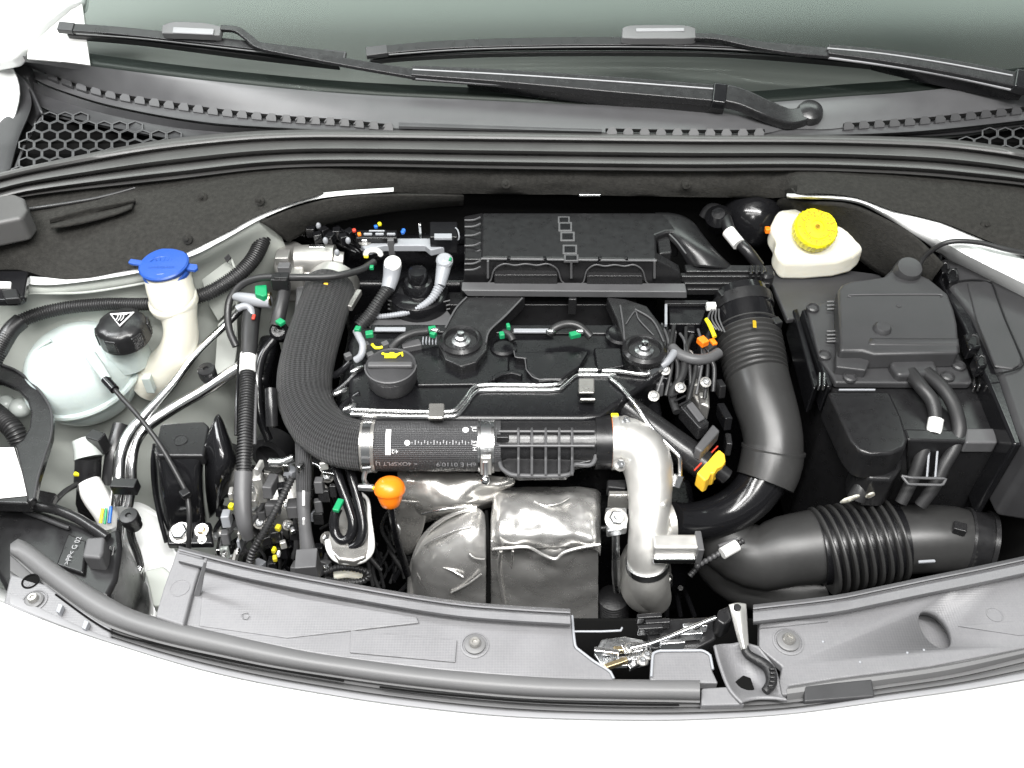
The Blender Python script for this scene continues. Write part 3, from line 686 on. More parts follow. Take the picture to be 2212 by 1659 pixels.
for x0, x1, y in ((806, 880, 712), (1105, 1200, 715)):
    box('silver_strip', P((x0 + x1) / 2, y, .008), ((x1 - x0) * .00060, .008, .004), 'fitting_grey', eng)
# oil filler cap
oc = P(845, 797, .028)
cap = lathe('oil_filler_cap', oc, [(.028, -.03), (.0325, -.02), (.0340, -.004), (.0348, .004), (.0335, .007), (.031, .006), (.028, .007), (.0001, .0085)], 'grey_plastic', eng, n=48)
box('grip_bar', oc + Vector((0, -.003, .010)), (.060, .010, .007), 'mid_grey', cap, bevel=.003)
tube('grip_rim', [oc + Vector((.0338 * math.cos(a), .0338 * math.sin(a), .007)) for a in [math.pi * (1 + .1 * k) for k in range(11)]], .0013, 'mid_grey', cap, 6, metres=True)
ci = lambda x, y: oc + Vector((x, .015 + y * 1.25, .0102))
def glyph(name, pts, z, mat_, parent): return slab(name, pts, Vector((0, 0, -.0012)), mat_, parent, 0)
glyph('oil_can_symbol', [ci(-.009, -.003), ci(.006, -.003), ci(.009, .001), ci(.013, .004), ci(.013, .002), ci(.014, -.001), ci(.0155, .0), ci(.0145, .006), ci(.0115, .0055), ci(.007, .0035), ci(.003, .0035), ci(.003, .0055), ci(-.003, .0055), ci(-.003, .0035), ci(-.008, .0035), ci(-.013, .0055), ci(-.014, .003), ci(-.009, .001)], 0, 'yellow_plastic', cap)
box('timing_cover', P(592, 860, -.13), (.03, .10, .18), 'engine_black', eng, bevel=.01)
tube('belt_cover_rim', [(590, 735, .0), (566, 770, -.01), (556, 830, -.03), (562, 900, -.06), (580, 950, -.09)], 10, 'gloss_plastic', eng, 10)
tube('timing_strip', [(585, 840, .002), (586, 880, -.012), (588, 920, -.03)], 13, 'black_plastic', eng, 10)
lathe('crank_pulley', PY(602, 960, .02), [(.03, 0), (.03, .03), (.02, .032), (.018, .02), (.0001, .02)], 'dark_metal', eng, (-.3, -1, .2), 28)
# lower front of the engine: oil separator casing and dark lump behind the shields
box('front_casing', P(900, 1130, -.20) + Vector((0, .08, -.07)), (.20, .08, .18), 'engine_black', eng, bevel=.012)
box('front_casing', P(1300, 1180, -.30), (.26, .10, .22), 'engine_black', eng, bevel=.012)

# ---------------------------------------------------------------- air filter box
air = thing('air_filter_box', 'black ribbed air filter box standing over the engine', 'air filter box', P(1220, 600, -.02))
H = .070
prism('lid', [(1040, 458), (1425, 458), (1450, 472), (1475, 500), (1440, 500), (1418, 508), (1420, 562), (1038, 557)], H, .05, 'black_plastic', air, .005, 3)
prism('lid_step', [(1002, 466), (1044, 458), (1044, 560), (1003, 566)], .058, .045, 'black_plastic', air, .003)
for y in (472, 486, 505, 527, 543, 566, 579):
    tube('side_rib', [(1004, y + 4, .060), (1024, y + 3, .062), (1038, y - 3, .068)], 2.2, 'mid_grey', air, 6)  # ribs paler than the box, edge highlights put into their colour
# slanting outlet duct at the right end
patch('outlet_duct', [
 [(1415, 459, .068), (1450, 460, .072), (1480, 468, .070), (1500, 482, .062), (1512, 500, .045)],
 [(1430, 500, .060), (1462, 500, .070), (1495, 505, .068), (1525, 518, .058), (1540, 535, .040)],
 [(1462, 535, .055), (1490, 535, .062), (1520, 540, .060), (1555, 552, .050), (1570, 565, .034)],
 [(1485, 575, .035), (1510, 576, .044), (1545, 578, .044), (1585, 582, .036), (1600, 590, .022)],
], 'black_plastic', air, 5, 5, thick=.003)
prism('duct_pocket', [(1418, 505), (1446, 505), (1452, 545), (1424, 548)], .060, .03, 'satin_plastic', air, .003)
tube('pocket_edge', [(1446, 506, .068), (1462, 522, .068), (1482, 548, .064)], 2, 'mid_grey', air, 6)
for (x, y, w_, k) in ((1218, 474, 13, 0), (1221, 489, 15, 1), (1226, 510, 16, 2), (1231, 538, 16, 3), (1234, 556, 16, 4)):
    hw = w_; hh = 7 if k in (0, 4) else 10
    c = [(x - hw, y - hh), (x + hw, y - hh), (x + hw, y + hh), (x - hw, y + hh)]
    prism('lid_notch', c, H + .0015, .004, 'mid_grey', air, .0008)  # paler colour stands in for the highlight on the notch edges
    prism('notch_floor', [(x + (q[0] - x) * .72, y + (q[1] - y) * .62) for q in c], H + .0022, .002, 'engine_black', air, 0)
# front wall, arches, rails
yF = P(1220, 559, H).y
wall('front_wall', [(1003, 560), (1420, 562), (1470, 590), (1475, 640), (1000, 640)], yF + .002, .02, 'black_plastic', air, .002)
tube('lid_edge', [(1040, 559, H - .001), (1200, 561, H - .001), (1418, 563, H - .001)], 3, 'mid_grey', air, 8)  # lid edge highlight drawn in a paler colour
def arch(cx, hw, top, base):
    pts = [(cx - hw * 1.28, base + 14), (cx - hw * 1.12, base + 6), (cx - hw, base - 18), (cx - hw * .7, base - 30), (cx - hw * .35, top + 3), (cx, top), (cx + hw * .35, top + 3), (cx + hw * .7, base - 30), (cx + hw, base - 18), (cx + hw * 1.12, base + 6), (cx + hw * 1.28, base + 14)]
    tube('arch_rib', [PY(q[0], q[1], yF - .004) for q in pts], 1.8, 'mid_grey', air, 6)  # highlight put into the arch colour
    wall('arch_panel', [(cx - hw, base - 6), (cx + hw, base - 6), (cx + hw, base + 15), (cx - hw, base + 15)], yF - .010, .012, 'satin_plastic', air, .001)
arch(1136, 68, 570, 600); arch(1328, 60, 572, 602)
for x in (1054, 1234, 1414): wall('front_rib', [(x - 2.5, 565), (x + 2.5, 565), (x + 2.5, 602), (x - 2.5, 602)], yF - .006, .01, 'mid_grey', air, .0005)  # paler than the wall to carry the rib highlights
for x, a in ((1100, 10), (1176, -10), (1297, 10), (1352, -10)):
    wall('front_rib', [(x - 3, 558), (x + 3, 558), (x + 3 - a, 575), (x - 3 - a, 575)], yF - .004, .006, 'engine_black', air, .0005)
prism('base_flange', [(992, 606), (1480, 610), (1484, 626), (996, 626)], .022, .012, 'black_plastic', air, .002)
wall('front_rail', [(996, 627), (1484, 630), (1484, 645), (1010, 641)], yF - .026, .02, 'mid_grey', air, .002)
# stepped flanges to the right, above the intake neck
for i, (x0, x1, y0, y1, hh) in enumerate(((1478, 1652, 570, 586, .040), (1468, 1640, 588, 597, .034), (1474, 1660, 599, 612, .026), (1480, 1655, 614, 625, .018))):
    prism('side_flange', [(x0, y0), (x1, y0 + 2), (x1 + 6, y1), (x0 + 4, y1)], hh, .012, 'black_plastic' if i % 2 == 0 else 'satin_plastic', air, .0025)
lathe('flange_boss', (1652, 607, .018), [(.012, 0), (.012, .014), (.009, .018), (.0001, .018)], 'satin_plastic', air, n=20)
for x in (1620, 1632, 1644): prism('flange_tooth', rect(x, 572, x + 6, 590), .046, .02, 'satin_plastic', air, .001)
box('copper_lip', P(1598, 615, .021), (.044, .004, .003), 'amber_plastic', air)
box('mount_post', P(1236, 658, .004), (.012, .012, .03), 'satin_plastic', air)
def air_bracket(poly, bx, by):
    b = prism('mounting_leg', poly, .020, .022, 'satin_plastic', air, .003)
    lathe('mount_cup', (bx, by + 6, .017), [(.030, 0), (.030, .007), (.026, .011), (.0235, .010), (.0215, .003), (.0001, .002)], 'satin_plastic', b, n=36)
    lathe('flange_nut', (bx, by + 2, .020), [(.013, 0), (.013, .003), (.0085, .005), (.0085, .010), (.005, .012), (.0045, .018), (.0001, .019)], 'zinc_steel', b, n=24)
    for q in poly[:1]: pass
    return b
l = air_bracket([(1008, 640), (1136, 640), (1092, 682), (1054, 716), (1052, 755), (1030, 782), (995, 792), (962, 776), (947, 745), (958, 712), (986, 664)], 996, 736)
tube('leg_edge', [(1008, 642, .022), (985, 666, .022), (962, 708, .022)], 2, 'mid_grey', air, 6)
tube('leg_edge', [(1128, 644, .022), (1092, 682, .022), (1058, 714, .022), (1050, 740, .022)], 2, 'mid_grey', air, 6)
r_ = air_bracket([(1310, 640), (1352, 645), (1398, 660), (1432, 706), (1441, 735), (1440, 765), (1425, 782), (1390, 790), (1356, 772), (1346, 738), (1332, 690)], 1391, 756)
tube('leg_edge', [(1340, 660, .022), (1346, 700, .022), (1349, 734, .022)], 2, 'mid_grey', air, 6)
tube('leg_edge', [(1372, 668, .022), (1410, 692, .022), (1434, 738, .022)], 2, 'mid_grey', air, 6)
tube('leg_edge', [(1352, 700, .022), (1372, 672, .022), (1380, 690, .022), (1412, 724, .022)], 1.4, 'mid_grey', air, 6)
for x in (1030, 1044): box('leg_tab', P(x, 648, .008), (.005, .01, .02), 'satin_plastic', air)
# square bracket frame right of the box
fr = thing('bracket_frame', 'thin angular black bracket frame beneath the right end of the air filter box', 'bracket', P(1480, 690, -.03))
prism('top_bar', rect(1436, 648, 1530, 656), .012, .006, 'satin_plastic', fr, .001)
prism('upright_bar', rect(1436, 656, 1442, 700), .012, .006, 'fitting_grey', fr, .001)
prism('side_plate', [(1444, 656), (1530, 656), (1515, 700), (1446, 700)], .004, .02, 'engine_black', fr, .002)

# ---------------------------------------------------------------- twin steel pipes across the front of the head
pp = thing('steel_pipes', 'pair of bright steel pipes bending across the front of the engine', 'pipe', P(1100, 880, -.04))
hp = .004
base = [(758, 886), (830, 889), (915, 891), (962, 891), (985, 886), (1003, 866), (1018, 844), (1038, 834), (1100, 833), (1195, 833), (1217, 822), (1238, 804), (1262, 801), (1330, 803), (1398, 810), (1420, 796)]
tube('upper_pipe', [(x, y - 2, hp) for x, y in base], 5, 'bright_aluminium', pp, 20)
tube('lower_pipe', [(x + (4 if 960 < x < 1240 else 0), y + 9, hp - .002) for x, y in base[:14]] + [(1318, 816, hp), (1345, 840, hp), (1372, 874, hp), (1409, 926, hp - .02), (1450, 968, hp - .035), (1467, 986, hp - .04), (1469, 1006, hp - .05), (1469, 1030, hp - .06)], 5, 'bright_aluminium', pp, 20)
tube('pipe_nut', [(1402, 809, hp), (1426, 792, hp)], 10, 'zinc_steel', pp, 6)
tube('pipe_nut', [(1468, 1026, hp - .058), (1459, 1050, hp - .07)], 12, 'zinc_steel', pp, 6)
tube('pipe_end', [(750, 884, hp - .004), (768, 887, hp - .002)], 9, 'zinc_steel', pp, 10)
for (x, y, hgt) in ((943, 868, 46), (1267, 814, 76)):
    c = prism('pipe_clamp', [(x - 17, y + 2), (x + 17, y + 2), (x + 17, y + 34), (x - 17, y + 34)], hp + .012, .004, 'dark_steel', pp, .002)
    box('clamp_leg', P(x, y + 16 + hgt * .5, hp - .006), (.020, .004, .045), 'dark_steel', c, rx=35)
    bolt(P(x, y + 6 + hgt, hp - .012), .005, c, (0, -.6, .8))

# ---------------------------------------------------------------- charge air hoses
bh = thing('braided_hose', 'thick braided grey hose sweeping down in a J bend', 'hose', P(670, 850, -.07))
tube('hose_sleeve', [(713, 622, .012), (704, 652, .010), (686, 704, .004), (668, 764, -.006), (658, 820, -.016), (662, 872, -.026), (688, 920, -.032), (735, 952, -.034), (792, 963, -.034)], [54, 54, 56, 58, 59, 59, 58, 57, 56], 'braided_hose', bh, 48, step=.004)
for off, rr in ((0, 56), (5, 58)):
    tube('wire_clip', [P(713 + math.cos(a) * rr, 640 + off - math.sin(a) * rr * .62, .018 - .012 * abs(math.cos(a))) for a in [math.pi * k / 12 for k in range(-1, 14)]], 2.2, 'zinc_steel', bh, 8)
box('yellow_mark', P(704, 614, .045), (.007, .004, .004), 'amber_plastic', bh)
cl = thing('hose_clamp', 'wide zinc band clamp between the braided hose and the printed hose', 'hose clamp', P(797, 1000, -.07))
def band(name, x0, x1, y, r, h, mat_, parent): return tube(name, [(x0, y, h), (x1, y, h)], r, mat_, parent, 40, step=.006)
band('clamp_rim', 784, 790, 963, 58, -.034, 'dark_steel', cl); band('clamp_band', 789, 807, 963, 59.5, -.034, 'bright_aluminium', cl); band('clamp_rim', 806, 814, 963, 58.5, -.034, 'dark_steel', cl)
tube('clamp_tail', [(790, 1016, -.05), (786, 1036, -.06), (796, 1052, -.07)], 6, 'zinc_steel', cl, 8)
rh = thing('rubber_hose', 'black woven rubber hose with white print between two clamps', 'hose', P(925, 1000, -.07))
ctr = P(925, 962, -.034); rad = 56 * S(ctr)
hose = tube('hose_body', [(806, 962, -.034), (925, 962, -.034), (1082, 962, -.034)], 56, 'woven_rubber', rh, 56, step=.006)
def on_hose(px, ang, lift=.0006):
    q = P(px, 962, -.034); a = math.radians(ang)
    return Vector((q.x, q.y - math.sin(a) * (rad + lift), q.z + math.cos(a) * (rad + lift)))
def hose_patch(name, x0, x1, a0, a1, mat_, steps=6):
    vs_, fs = [], []
    for k in range(steps + 1):
        a = a0 + (a1 - a0) * k / steps; vs_ += [on_hose(x0, a), on_hose(x1, a)]
    for k in range(steps): fs.append((2 * k, 2 * k + 1, 2 * k + 3, 2 * k + 2))
    return obj(name, vs_, fs, mat_, rh, smooth=60)
hose_patch('white_mark', 840, 851, 5, 62, 'ink_white')
for x, a, r0 in ((886, 36, 6), (1008, 6, 7)):
    n = 14; vs_ = [on_hose(x, a)] + [on_hose(x + r0 * math.cos(t), a + r0 * 1.0 * math.sin(t)) for t in [2 * math.pi * k / n for k in range(n)]]
    obj('white_dot', vs_, [(0, k + 1, (k + 1) % n + 1) for k in range(n)], 'ink_white', rh, smooth=60)
def hose_text(txt, px, ang, size, mat_, flip=True, turn=False):
    c = bpy.data.curves.new('lettering', 'FONT'); c.body = txt; c.size = 1; c.align_x = 'CENTER'; c.align_y = 'CENTER'
    t = bpy.data.objects.new('lettering', c); col.objects.link(t); bpy.context.view_layer.update()
    me = bpy.data.meshes.new_from_object(t.evaluated_get(bpy.context.evaluated_depsgraph_get()))
    vs_ = [v.co.copy() for v in me.vertices]; fs = [tuple(p.vertices) for p in me.polygons]
    bpy.data.objects.remove(t); bpy.data.curves.remove(c); bpy.data.meshes.remove(me)
    out = []
    for v in vs_:
        x, y = (v.x, v.y) if not turn else (-v.y, v.x)
        if flip: x, y = -x, -y
        out.append(on_hose(px + x * size, ang - y * size * 1.0, .0007))
    return obj('printed_lettering', out, fs, mat_, rh, smooth=0)
hose_text('< 4OXSPLT LJ', 862, 84, 15, 'ink_dim'); hose_text('6H E 0110:9', 988, 86, 17, 'ink_dim'); hose_text('4:2', 860, 54, 12, 'ink_white'); hose_text('JU', 1026, 4, 14, 'ink_white', turn=True); hose_text('5TH', 1027, 42, 12, 'ink_white', turn=True)
for i in range(22): hose_patch('white_tick', 882 + i * 6.6, 884 + i * 6.6, 30 + (i % 3) * 2, 37 + (i % 2) * 3, 'ink_dim', 2)
cl2 = thing('hose_clamp', 'worm drive hose clamp with a thumb screw beside the ribbed duct', 'hose clamp', P(1050, 1000, -.07))
band('clamp_rim', 1034, 1038, 962, 58, -.034, 'bright_aluminium', cl2); band('clamp_band', 1040, 1062, 962, 57.5, -.034, 'zinc_steel', cl2); band('clamp_rim', 1062, 1068, 962, 59, -.034, 'bright_aluminium', cl2)
box('screw_housing', P(1050, 1004, -.012), (.014, .012, .024), 'dark_steel', cl2, rx=-30)
tube('screw_shank', [(1048, 998, -.004), (1049, 1030, -.02)], 6, 'zinc_steel', cl2, 10)
ellipsoid('thumb_screw', P(1049, 1037, -.022), (.0062, .0062, .0062), 'bright_aluminium', cl2)

# ---------------------------------------------------------------- ribbed resonator duct
rs = thing('resonator_duct', 'black plastic resonator duct covered by a grid of ribs', 'air duct', P(1180, 1000, -.08))
tube('duct_barrel', [(1070, 958, -.036), (1090, 955, -.036), (1270, 955, -.036), (1290, 955, -.036)], [52, 52, 52, 54], 'satin_plastic', rs, 40)
tube('end_collar', [(1284, 955, -.036), (1318, 955, -.036)], 59, 'black_plastic', rs, 40)
tube('seal_ring', [(1317, 955, -.036), (1322, 955, -.036)], 55, 'orange_plastic', rs, 32)
ell = [(1080, 900), (1083, 880), (1094, 869), (1110, 865), (1228, 865), (1240, 868), (1284, 898), (1284, 996), (1240, 1004), (1225, 1026), (1120, 1027), (1095, 1020), (1080, 1002), (1077, 950)]
prism('grid_flange', [(q[0], q[1], -.018 if q[1] < 902 else -.036) for q in ell], -.036, .012, 'satin_plastic', rs, .003)
tube('flange_rim', [(q[0], q[1], -.012 if q[1] < 902 else -.030) for q in ell] + [(ell[0][0], ell[0][1], -.012)], 5, 'mid_grey', rs, 8)
def duct_h(py):                                            # height of the barrel's upper surface along the picture
    c = P(1180, 955, -.036); R_ = 53 * S(c)
    best = None
    for k in range(-95, 96, 2):
        a = math.radians(k); q = Vector((c.x, c.y - math.sin(a) * R_, c.z + math.cos(a) * R_))
        d = (q - CAM); yy = 829.5 - d.dot(UPV) / d.dot(FWD) / TAN * 1106
        if best is None or abs(yy - py) < best[0]: best = (abs(yy - py), q.z - Z0)
    return best[1] if best[0] < 4 else -.034
for x in (1120, 1149, 1179, 1208, 1236):
    tube('cross_rib', [(x, y, max(duct_h(y), -.012 if y < 902 else -.030) + .005) for y in (868, 885, 900, 915, 930, 945, 960, 975, 990, 1005, 1016, 1026)], 3.0, 'mid_grey', rs, 6)
for y in (900, 932, 963):
    tube('long_rib', [(x, y, max(duct_h(y), -.030) + .005) for x in (1078, 1120, 1180, 1240, 1284)], 3.0, 'mid_grey', rs, 6)
box('duct_peg', P(1086, 947, .0), (.016, .006, .01), 'satin_plastic', rs)

# ---------------------------------------------------------------- turbocharger
tb = thing('turbocharger', 'cast aluminium turbocharger housing bending down beside the heat shields', 'turbocharger', P(1400, 1280, -.35))
tube('compressor_outlet', [(1321, 955, -.036), (1350, 957, -.036), (1382, 974, -.040), (1400, 1010, -.050), (1404, 1070, -.070), (1402, 1140, -.095), (1398, 1205, -.125), (1402, 1255, -.165), (1410, 1290, -.23)], [57, 57, 57, 54, 47, 44, 43, 44, 40], 'cast_aluminium', tb, 36)
tube('outlet_rim', [(1321, 955, -.036), (1334, 955, -.036)], 60, 'cast_aluminium', tb, 36)
for x, y, h in ((1338, 1004, -.03), (1350, 912, -.006), (1440, 1098, -.085), (1446, 1158, -.10)): bolt(P(x, y, h), .006, tb, (.3, -.4, .85))
prism('casting_pad', [(1420, 1000), (1446, 1006), (1448, 1070), (1440, 1094), (1418, 1090)], -.055, .05, 'cast_aluminium', tb, .008, 3)
prism('casting_pad', [(1424, 1100), (1450, 1096), (1454, 1166), (1424, 1170)], -.088, .04, 'cast_aluminium', tb, .006, 3)
tube('band_clamp', [(1398, 1212, -.128), (1399, 1224, -.138)], 47, 'zinc_steel', tb, 36)
prism('outlet_flange', [(1320, 898), (1340, 894), (1352, 902), (1352, 920), (1322, 925)], -.008, .02, 'cast_aluminium', tb, .004)
box('yellow_tag', P(1328, 897, -.004), (.010, .006, .004), 'yellow_plastic', tb)
lathe('flange_pin', (1346, 928, -.006), [(.006, 0), (.006, .006), (.0001, .007)], 'cast_aluminium', tb, n=16)
box('actuator_arm', P(1458, 1178, -.085), (.058, .022, .020), 'cast_aluminium', tb, bevel=.004)
box('actuator_arm', P(1456, 1204, -.098), (.055, .014, .012), 'bright_aluminium', tb, bevel=.003)
box('arm_stop', P(1508, 1182, -.088), (.008, .03, .03), 'mid_grey', tb)
tube('inlet_flange', [(1438, 1128, -.10), (1452, 1126, -.10)], 40, 'cast_aluminium', tb, 28)
ellipsoid('volute', P(1392, 1240, -.20), (.036, .05, .06), 'cast_aluminium', tb)
of = prism('oil_feed_flange', [(1308, 1095), (1355, 1095), (1355, 1140), (1312, 1148)], -.088, .014, 'zinc_steel', tb, .002)
bolt(P(1331, 1122, -.086), .010, of, (0, -.35, .95), 'zinc_steel', 1.5)
tube('oil_feed_pipe', [(1330, 1140, -.095), (1330, 1190, -.13), (1330, 1240, -.17), (1333, 1275, -.22)], 8.5, 'zinc_steel', tb, 14)
box('support_bracket', P(1338, 1080, -.09), (.030, .008, .03), 'dark_steel', tb)
prism('support_bracket', [(1312, 1035), (1356, 1035), (1352, 1056), (1312, 1052)], -.075, .02, 'dark_metal', tb, .002)
bolt(P(1438, 1250, -.17), .007, tb, (.5, -.6, .6), 'bright_aluminium')
tube('vacuum_rod', [(1440, 1262, -.17), (1436, 1275, -.18), (1424, 1280, -.18)], 3, 'bright_aluminium', tb, 8)

# ---------------------------------------------------------------- heat shields
hs = thing('heat_shield', 'crumpled bright foil heat shield box in front of the engine', 'heat shield', P(1180, 1320, -.36))
def shield_row(py, h, dx=0, e=.012):
    return [(1060 + dx, py + 12, h - e * 2.6), (1066 + dx, py + 3, h - e), (1090 + dx, py, h), (1140, py - 2, h + .003), (1190, py, h + .001), (1240, py - 2, h + .002), (1280, py + 1, h), (1292, py + 6, h - e), (1298, py + 14, h - e * 2.6)]
patch('upper_shell', [shield_row(1052, -.115, 6), shield_row(1062, -.098, 4), shield_row(1082, -.088, 2), shield_row(1118, -.086), shield_row(1152, -.090), shield_row(1172, -.102), shield_row(1186, -.118)], 'foil_shield', hs, 8, 7, dent=.0080, scale=22, thick=.0012)
vf = [[(x, y + (10 if 1170 < x < 1230 and y < 1230 else 0), h + .022 * (1 - ((x - 1176) / 116) ** 2) * min(1, max(0, (py - 1184) / 60))) for x, y in zip((1060, 1080, 1110, 1150, 1180, 1215, 1250, 1285, 1292), [py] * 9)] for py, h in ((1168, -.112), (1184, -.122), (1200, -.145), (1250, -.205), (1310, -.275), (1370, -.34))]
patch('front_shell', vf, 'foil_shield', hs, 6, 6, dent=.0060, scale=20, thick=.0012, seed=5)
tube('fold_seam', [(1064, 1186, -.104), (1100, 1184, -.108), (1140, 1182, -.106), (1172, 1198, -.118), (1200, 1208, -.124), (1218, 1194, -.114), (1250, 1184, -.108), (1296, 1176, -.104)], 4, 'foil_shield', hs, 10)
tube('side_seam', [(1082, 1190, -.112), (1078, 1230, -.17), (1086, 1290, -.24), (1098, 1340, -.30)], 4, 'foil_shield', hs, 10)
tube('pressed_rib', [(1108, 1190, -.12), (1104, 1240, -.185), (1092, 1300, -.26)], 2.5, 'foil_shield', hs, 8)
tube('pressed_slot', [(1176, 1205, -.148), (1178, 1240, -.19), (1178, 1270, -.225), (1190, 1284, -.24), (1202, 1270, -.225), (1204, 1210, -.15)], 2.5, 'foil_shield', hs, 8)
tube('crease', [(1155, 1082, -.083), (1175, 1092, -.082), (1205, 1088, -.082), (1228, 1076, -.084)], 2, 'foil_shield', hs, 8)
hs2 = thing('heat_shield', 'domed metal elbow heat shield with a rolled seam left of the foil box', 'heat shield', P(970, 1320, -.36))
patch('dome_shell', [
 [(1018, 1094, -.13), (1030, 1096, -.128), (1042, 1104, -.13), (1052, 1120, -.14)],
 [(960, 1122, -.15), (995, 1116, -.13), (1025, 1118, -.125), (1050, 1130, -.135)],
 [(918, 1158, -.18), (960, 1150, -.145), (1010, 1148, -.125), (1050, 1156, -.135)],
 [(892, 1205, -.22), (938, 1200, -.17), (1000, 1196, -.145), (1050, 1200, -.155)],
 [(884, 1250, -.27), (930, 1248, -.21), (995, 1244, -.185), (1050, 1246, -.195)],
 [(890, 1310, -.33), (930, 1310, -.28), (990, 1310, -.26), (1050, 1310, -.265)],
 [(900, 1370, -.38), (940, 1370, -.35), (990, 1370, -.33), (1050, 1370, -.335)],
], 'foil_shield', hs2, 8, 8, dent=.0050, scale=20, thick=.0012, seed=3)
tube('rolled_seam', [(1030, 1096, -.125), (985, 1108, -.13), (945, 1130, -.15), (915, 1160, -.178), (897, 1196, -.21), (886, 1240, -.258), (884, 1290, -.31)], 5, 'foil_shield', hs2, 10)
tube('pressed_rib', [(1018, 1138, -.122), (980, 1148, -.132), (940, 1164, -.15), (918, 1178, -.172)], 3, 'foil_shield', hs2, 8)
tube('pressed_rib', [(902, 1236, -.232), (912, 1256, -.24), (924, 1280, -.262)], 3, 'foil_shield', hs2, 8)
tube('crease', [(958, 1226, -.178), (976, 1232, -.176), (1000, 1246, -.182)], 3, 'foil_shield', hs2, 8)
tube('crease', [(1014, 1196, -.14), (1026, 1206, -.145), (1046, 1208, -.15)], 2.5, 'foil_shield', hs2, 8)
tube('crease', [(1040, 1240, -.18), (1010, 1262, -.20), (975, 1280, -.225)], 2.5, 'foil_shield', hs2, 8)
tube('gap_edge', [(1051, 1104, -.13), (1056, 1180, -.145), (1056, 1260, -.21), (1056, 1330, -.28)], 4, 'void', hs2, 8)
sp = thing('shield_plate', 'dull steel bracket plate between the printed hose and the dome shield', 'bracket plate', P(960, 1090, -.16))
patch('plate', [
 [(858, 1018, -.090), (905, 1018, -.088), (960, 1016, -.086), (1030, 1022, -.086), (1110, 1030, -.090)],
 [(860, 1040, -.092), (908, 1042, -.090), (965, 1044, -.088), (1030, 1046, -.090), (1110, 1048, -.096)],
 [(866, 1072, -.11), (912, 1076, -.105), (970, 1080, -.098), (1028, 1070, -.102), (1080, 1062, -.11)],
 [(872, 1104, -.14), (914, 1106, -.13), (970, 1100, -.115), (1022, 1092, -.115), (1070, 1080, -.12)],
 [(872, 1140, -.18), (914, 1132, -.17), (970, 1118, -.16), (1022, 1106, -.15), (1060, 1096, -.15)],
], 'dark_steel', sp, 7, 6, dent=.006, scale=22, thick=.0015, seed=9)
patch('plate_wing', [
 [(852, 1080, -.11), (880, 1082, -.11), (912, 1084, -.11)],
 [(850, 1120, -.15), (884, 1124, -.15), (920, 1118, -.145)],
 [(850, 1170, -.20), (880, 1180, -.20), (905, 1170, -.19)],
 [(860, 1195, -.23), (880, 1200, -.23), (892, 1196, -.225)],
], 'dark_steel', sp, 5, 5, dent=.002, thick=.0015)
tube('bright_edge', [(912, 1110, -.125), (960, 1100, -.113), (1020, 1092, -.112)], 3, 'bright_aluminium', sp, 8)
tube('retaining_clip', [(852, 1176, -.17), (848, 1150, -.15), (854, 1132, -.14), (862, 1140, -.14), (860, 1166, -.16)], 3, 'zinc_steel', sp, 8)

# ---------------------------------------------------------------- dipstick
ds = thing('dipstick', 'engine oil dipstick with a bright orange pull handle', 'dipstick', P(848, 1130, -.18))
lathe('handle', P(843, 1078, -.060), [(.0095, -.010), (.0120, -.008), (.0150, .000), (.0172, .008), (.0176, .0095), (.0196, .0105), (.0203, .013), (.0200, .016), (.0185, .021), (.0145, .026), (.008, .0295), (.0001, .030)], 'orange_plastic', ds, (0, .42, .9), 36)
tube('dipstick_tube', [(845, 1088, -.065), (850, 1130, -.10), (862, 1180, -.16), (880, 1240, -.24)], 8, 'engine_black', ds, 10)
tube('yellow_clip', [(800, 1052, -.056), (818, 1058, -.056)], 4, 'yellow_plastic', ds, 8)
tube('steel_stub', [(776, 1052, -.058), (806, 1054, -.056)], 8, 'zinc_steel', ds, 10)
# ================================================================ LEFT SIDE
# ---------------------------------------------------------------- coolant expansion tank
tk = thing('coolant_tank', 'pale translucent coolant tank with a black screw cap', 'coolant tank', P(180, 860, -.12))
tc_ = P(180, 806, -.070); sc = S(tc_)
def dome(name, sign):
    prof = []
    for k in range(13):
        a = math.pi / 2 * k / 12
        prof.append((.081 * math.cos(a) ** .75 if k < 12 else .0001, sign * .066 * math.sin(a)))
    return lathe(name, tc_, prof, 'tank_plastic', tk, (-.08, -.10, 1), 48)
dome('upper_shell', 1); dome('lower_shell', -1)
lathe('weld_flange', tc_, [(.078, -.004), (.0865, -.004), (.088, .0), (.0865, .004), (.078, .004)], 'tank_plastic', tk, (-.08, -.10, 1), 56)
lathe('filler_neck', P(268, 745, -.02), [(.032, -.03), (.031, .0), (.027, .006), (.027, .03)], 'tank_plastic', tk, n=32)
cc = P(270, 722, .012)
tcap = lathe('screw_cap', cc, [(.034, -.008), (.0355, -.006), (.0345, .016), (.033, .020), (.029, .0235), (.018, .0255), (.0001, .026)], 'black_plastic', tk, (0, -.06, 1), 60, wob=lambda a, j: 1 if j in (0, 1, 5, 6) else 1 - .055 * max(0, math.cos(a * 6 + .5)) ** 2)
for k in range(6):
    a = math.radians(60 * k + 20); box('grip_lug', cc + Vector((.0335 * math.cos(a), .0335 * math.sin(a), .006)), (.006, .017, .022), 'satin_plastic', tcap, rz=60 * k + 20, bevel=.002)
def tri(s, z): return [cc + Vector((x * s, y * s, z)) for x, y in ((-.0165, .012), (.0165, .016), (.005, -.0145))]
glyph('warning_triangle', tri(1.0, .0278), 0, 'ink_white', tcap); glyph('triangle_field', tri(.80, .0282), 0, 'engine_black', tcap)
for dx in (-.004, 0, .004):
    tube('steam_symbol', [cc + Vector((dx + .001 + .0012 * math.sin(k * 1.3), .007 - k * .0028, .029)) for k in range(5)], .0007, 'ink_white', tcap, 5, metres=True)
tube('steam_symbol', [cc + Vector((-.007, .0085, .029)), cc + Vector((.009, .0095, .029))], .0008, 'ink_white', tcap, 5, metres=True)
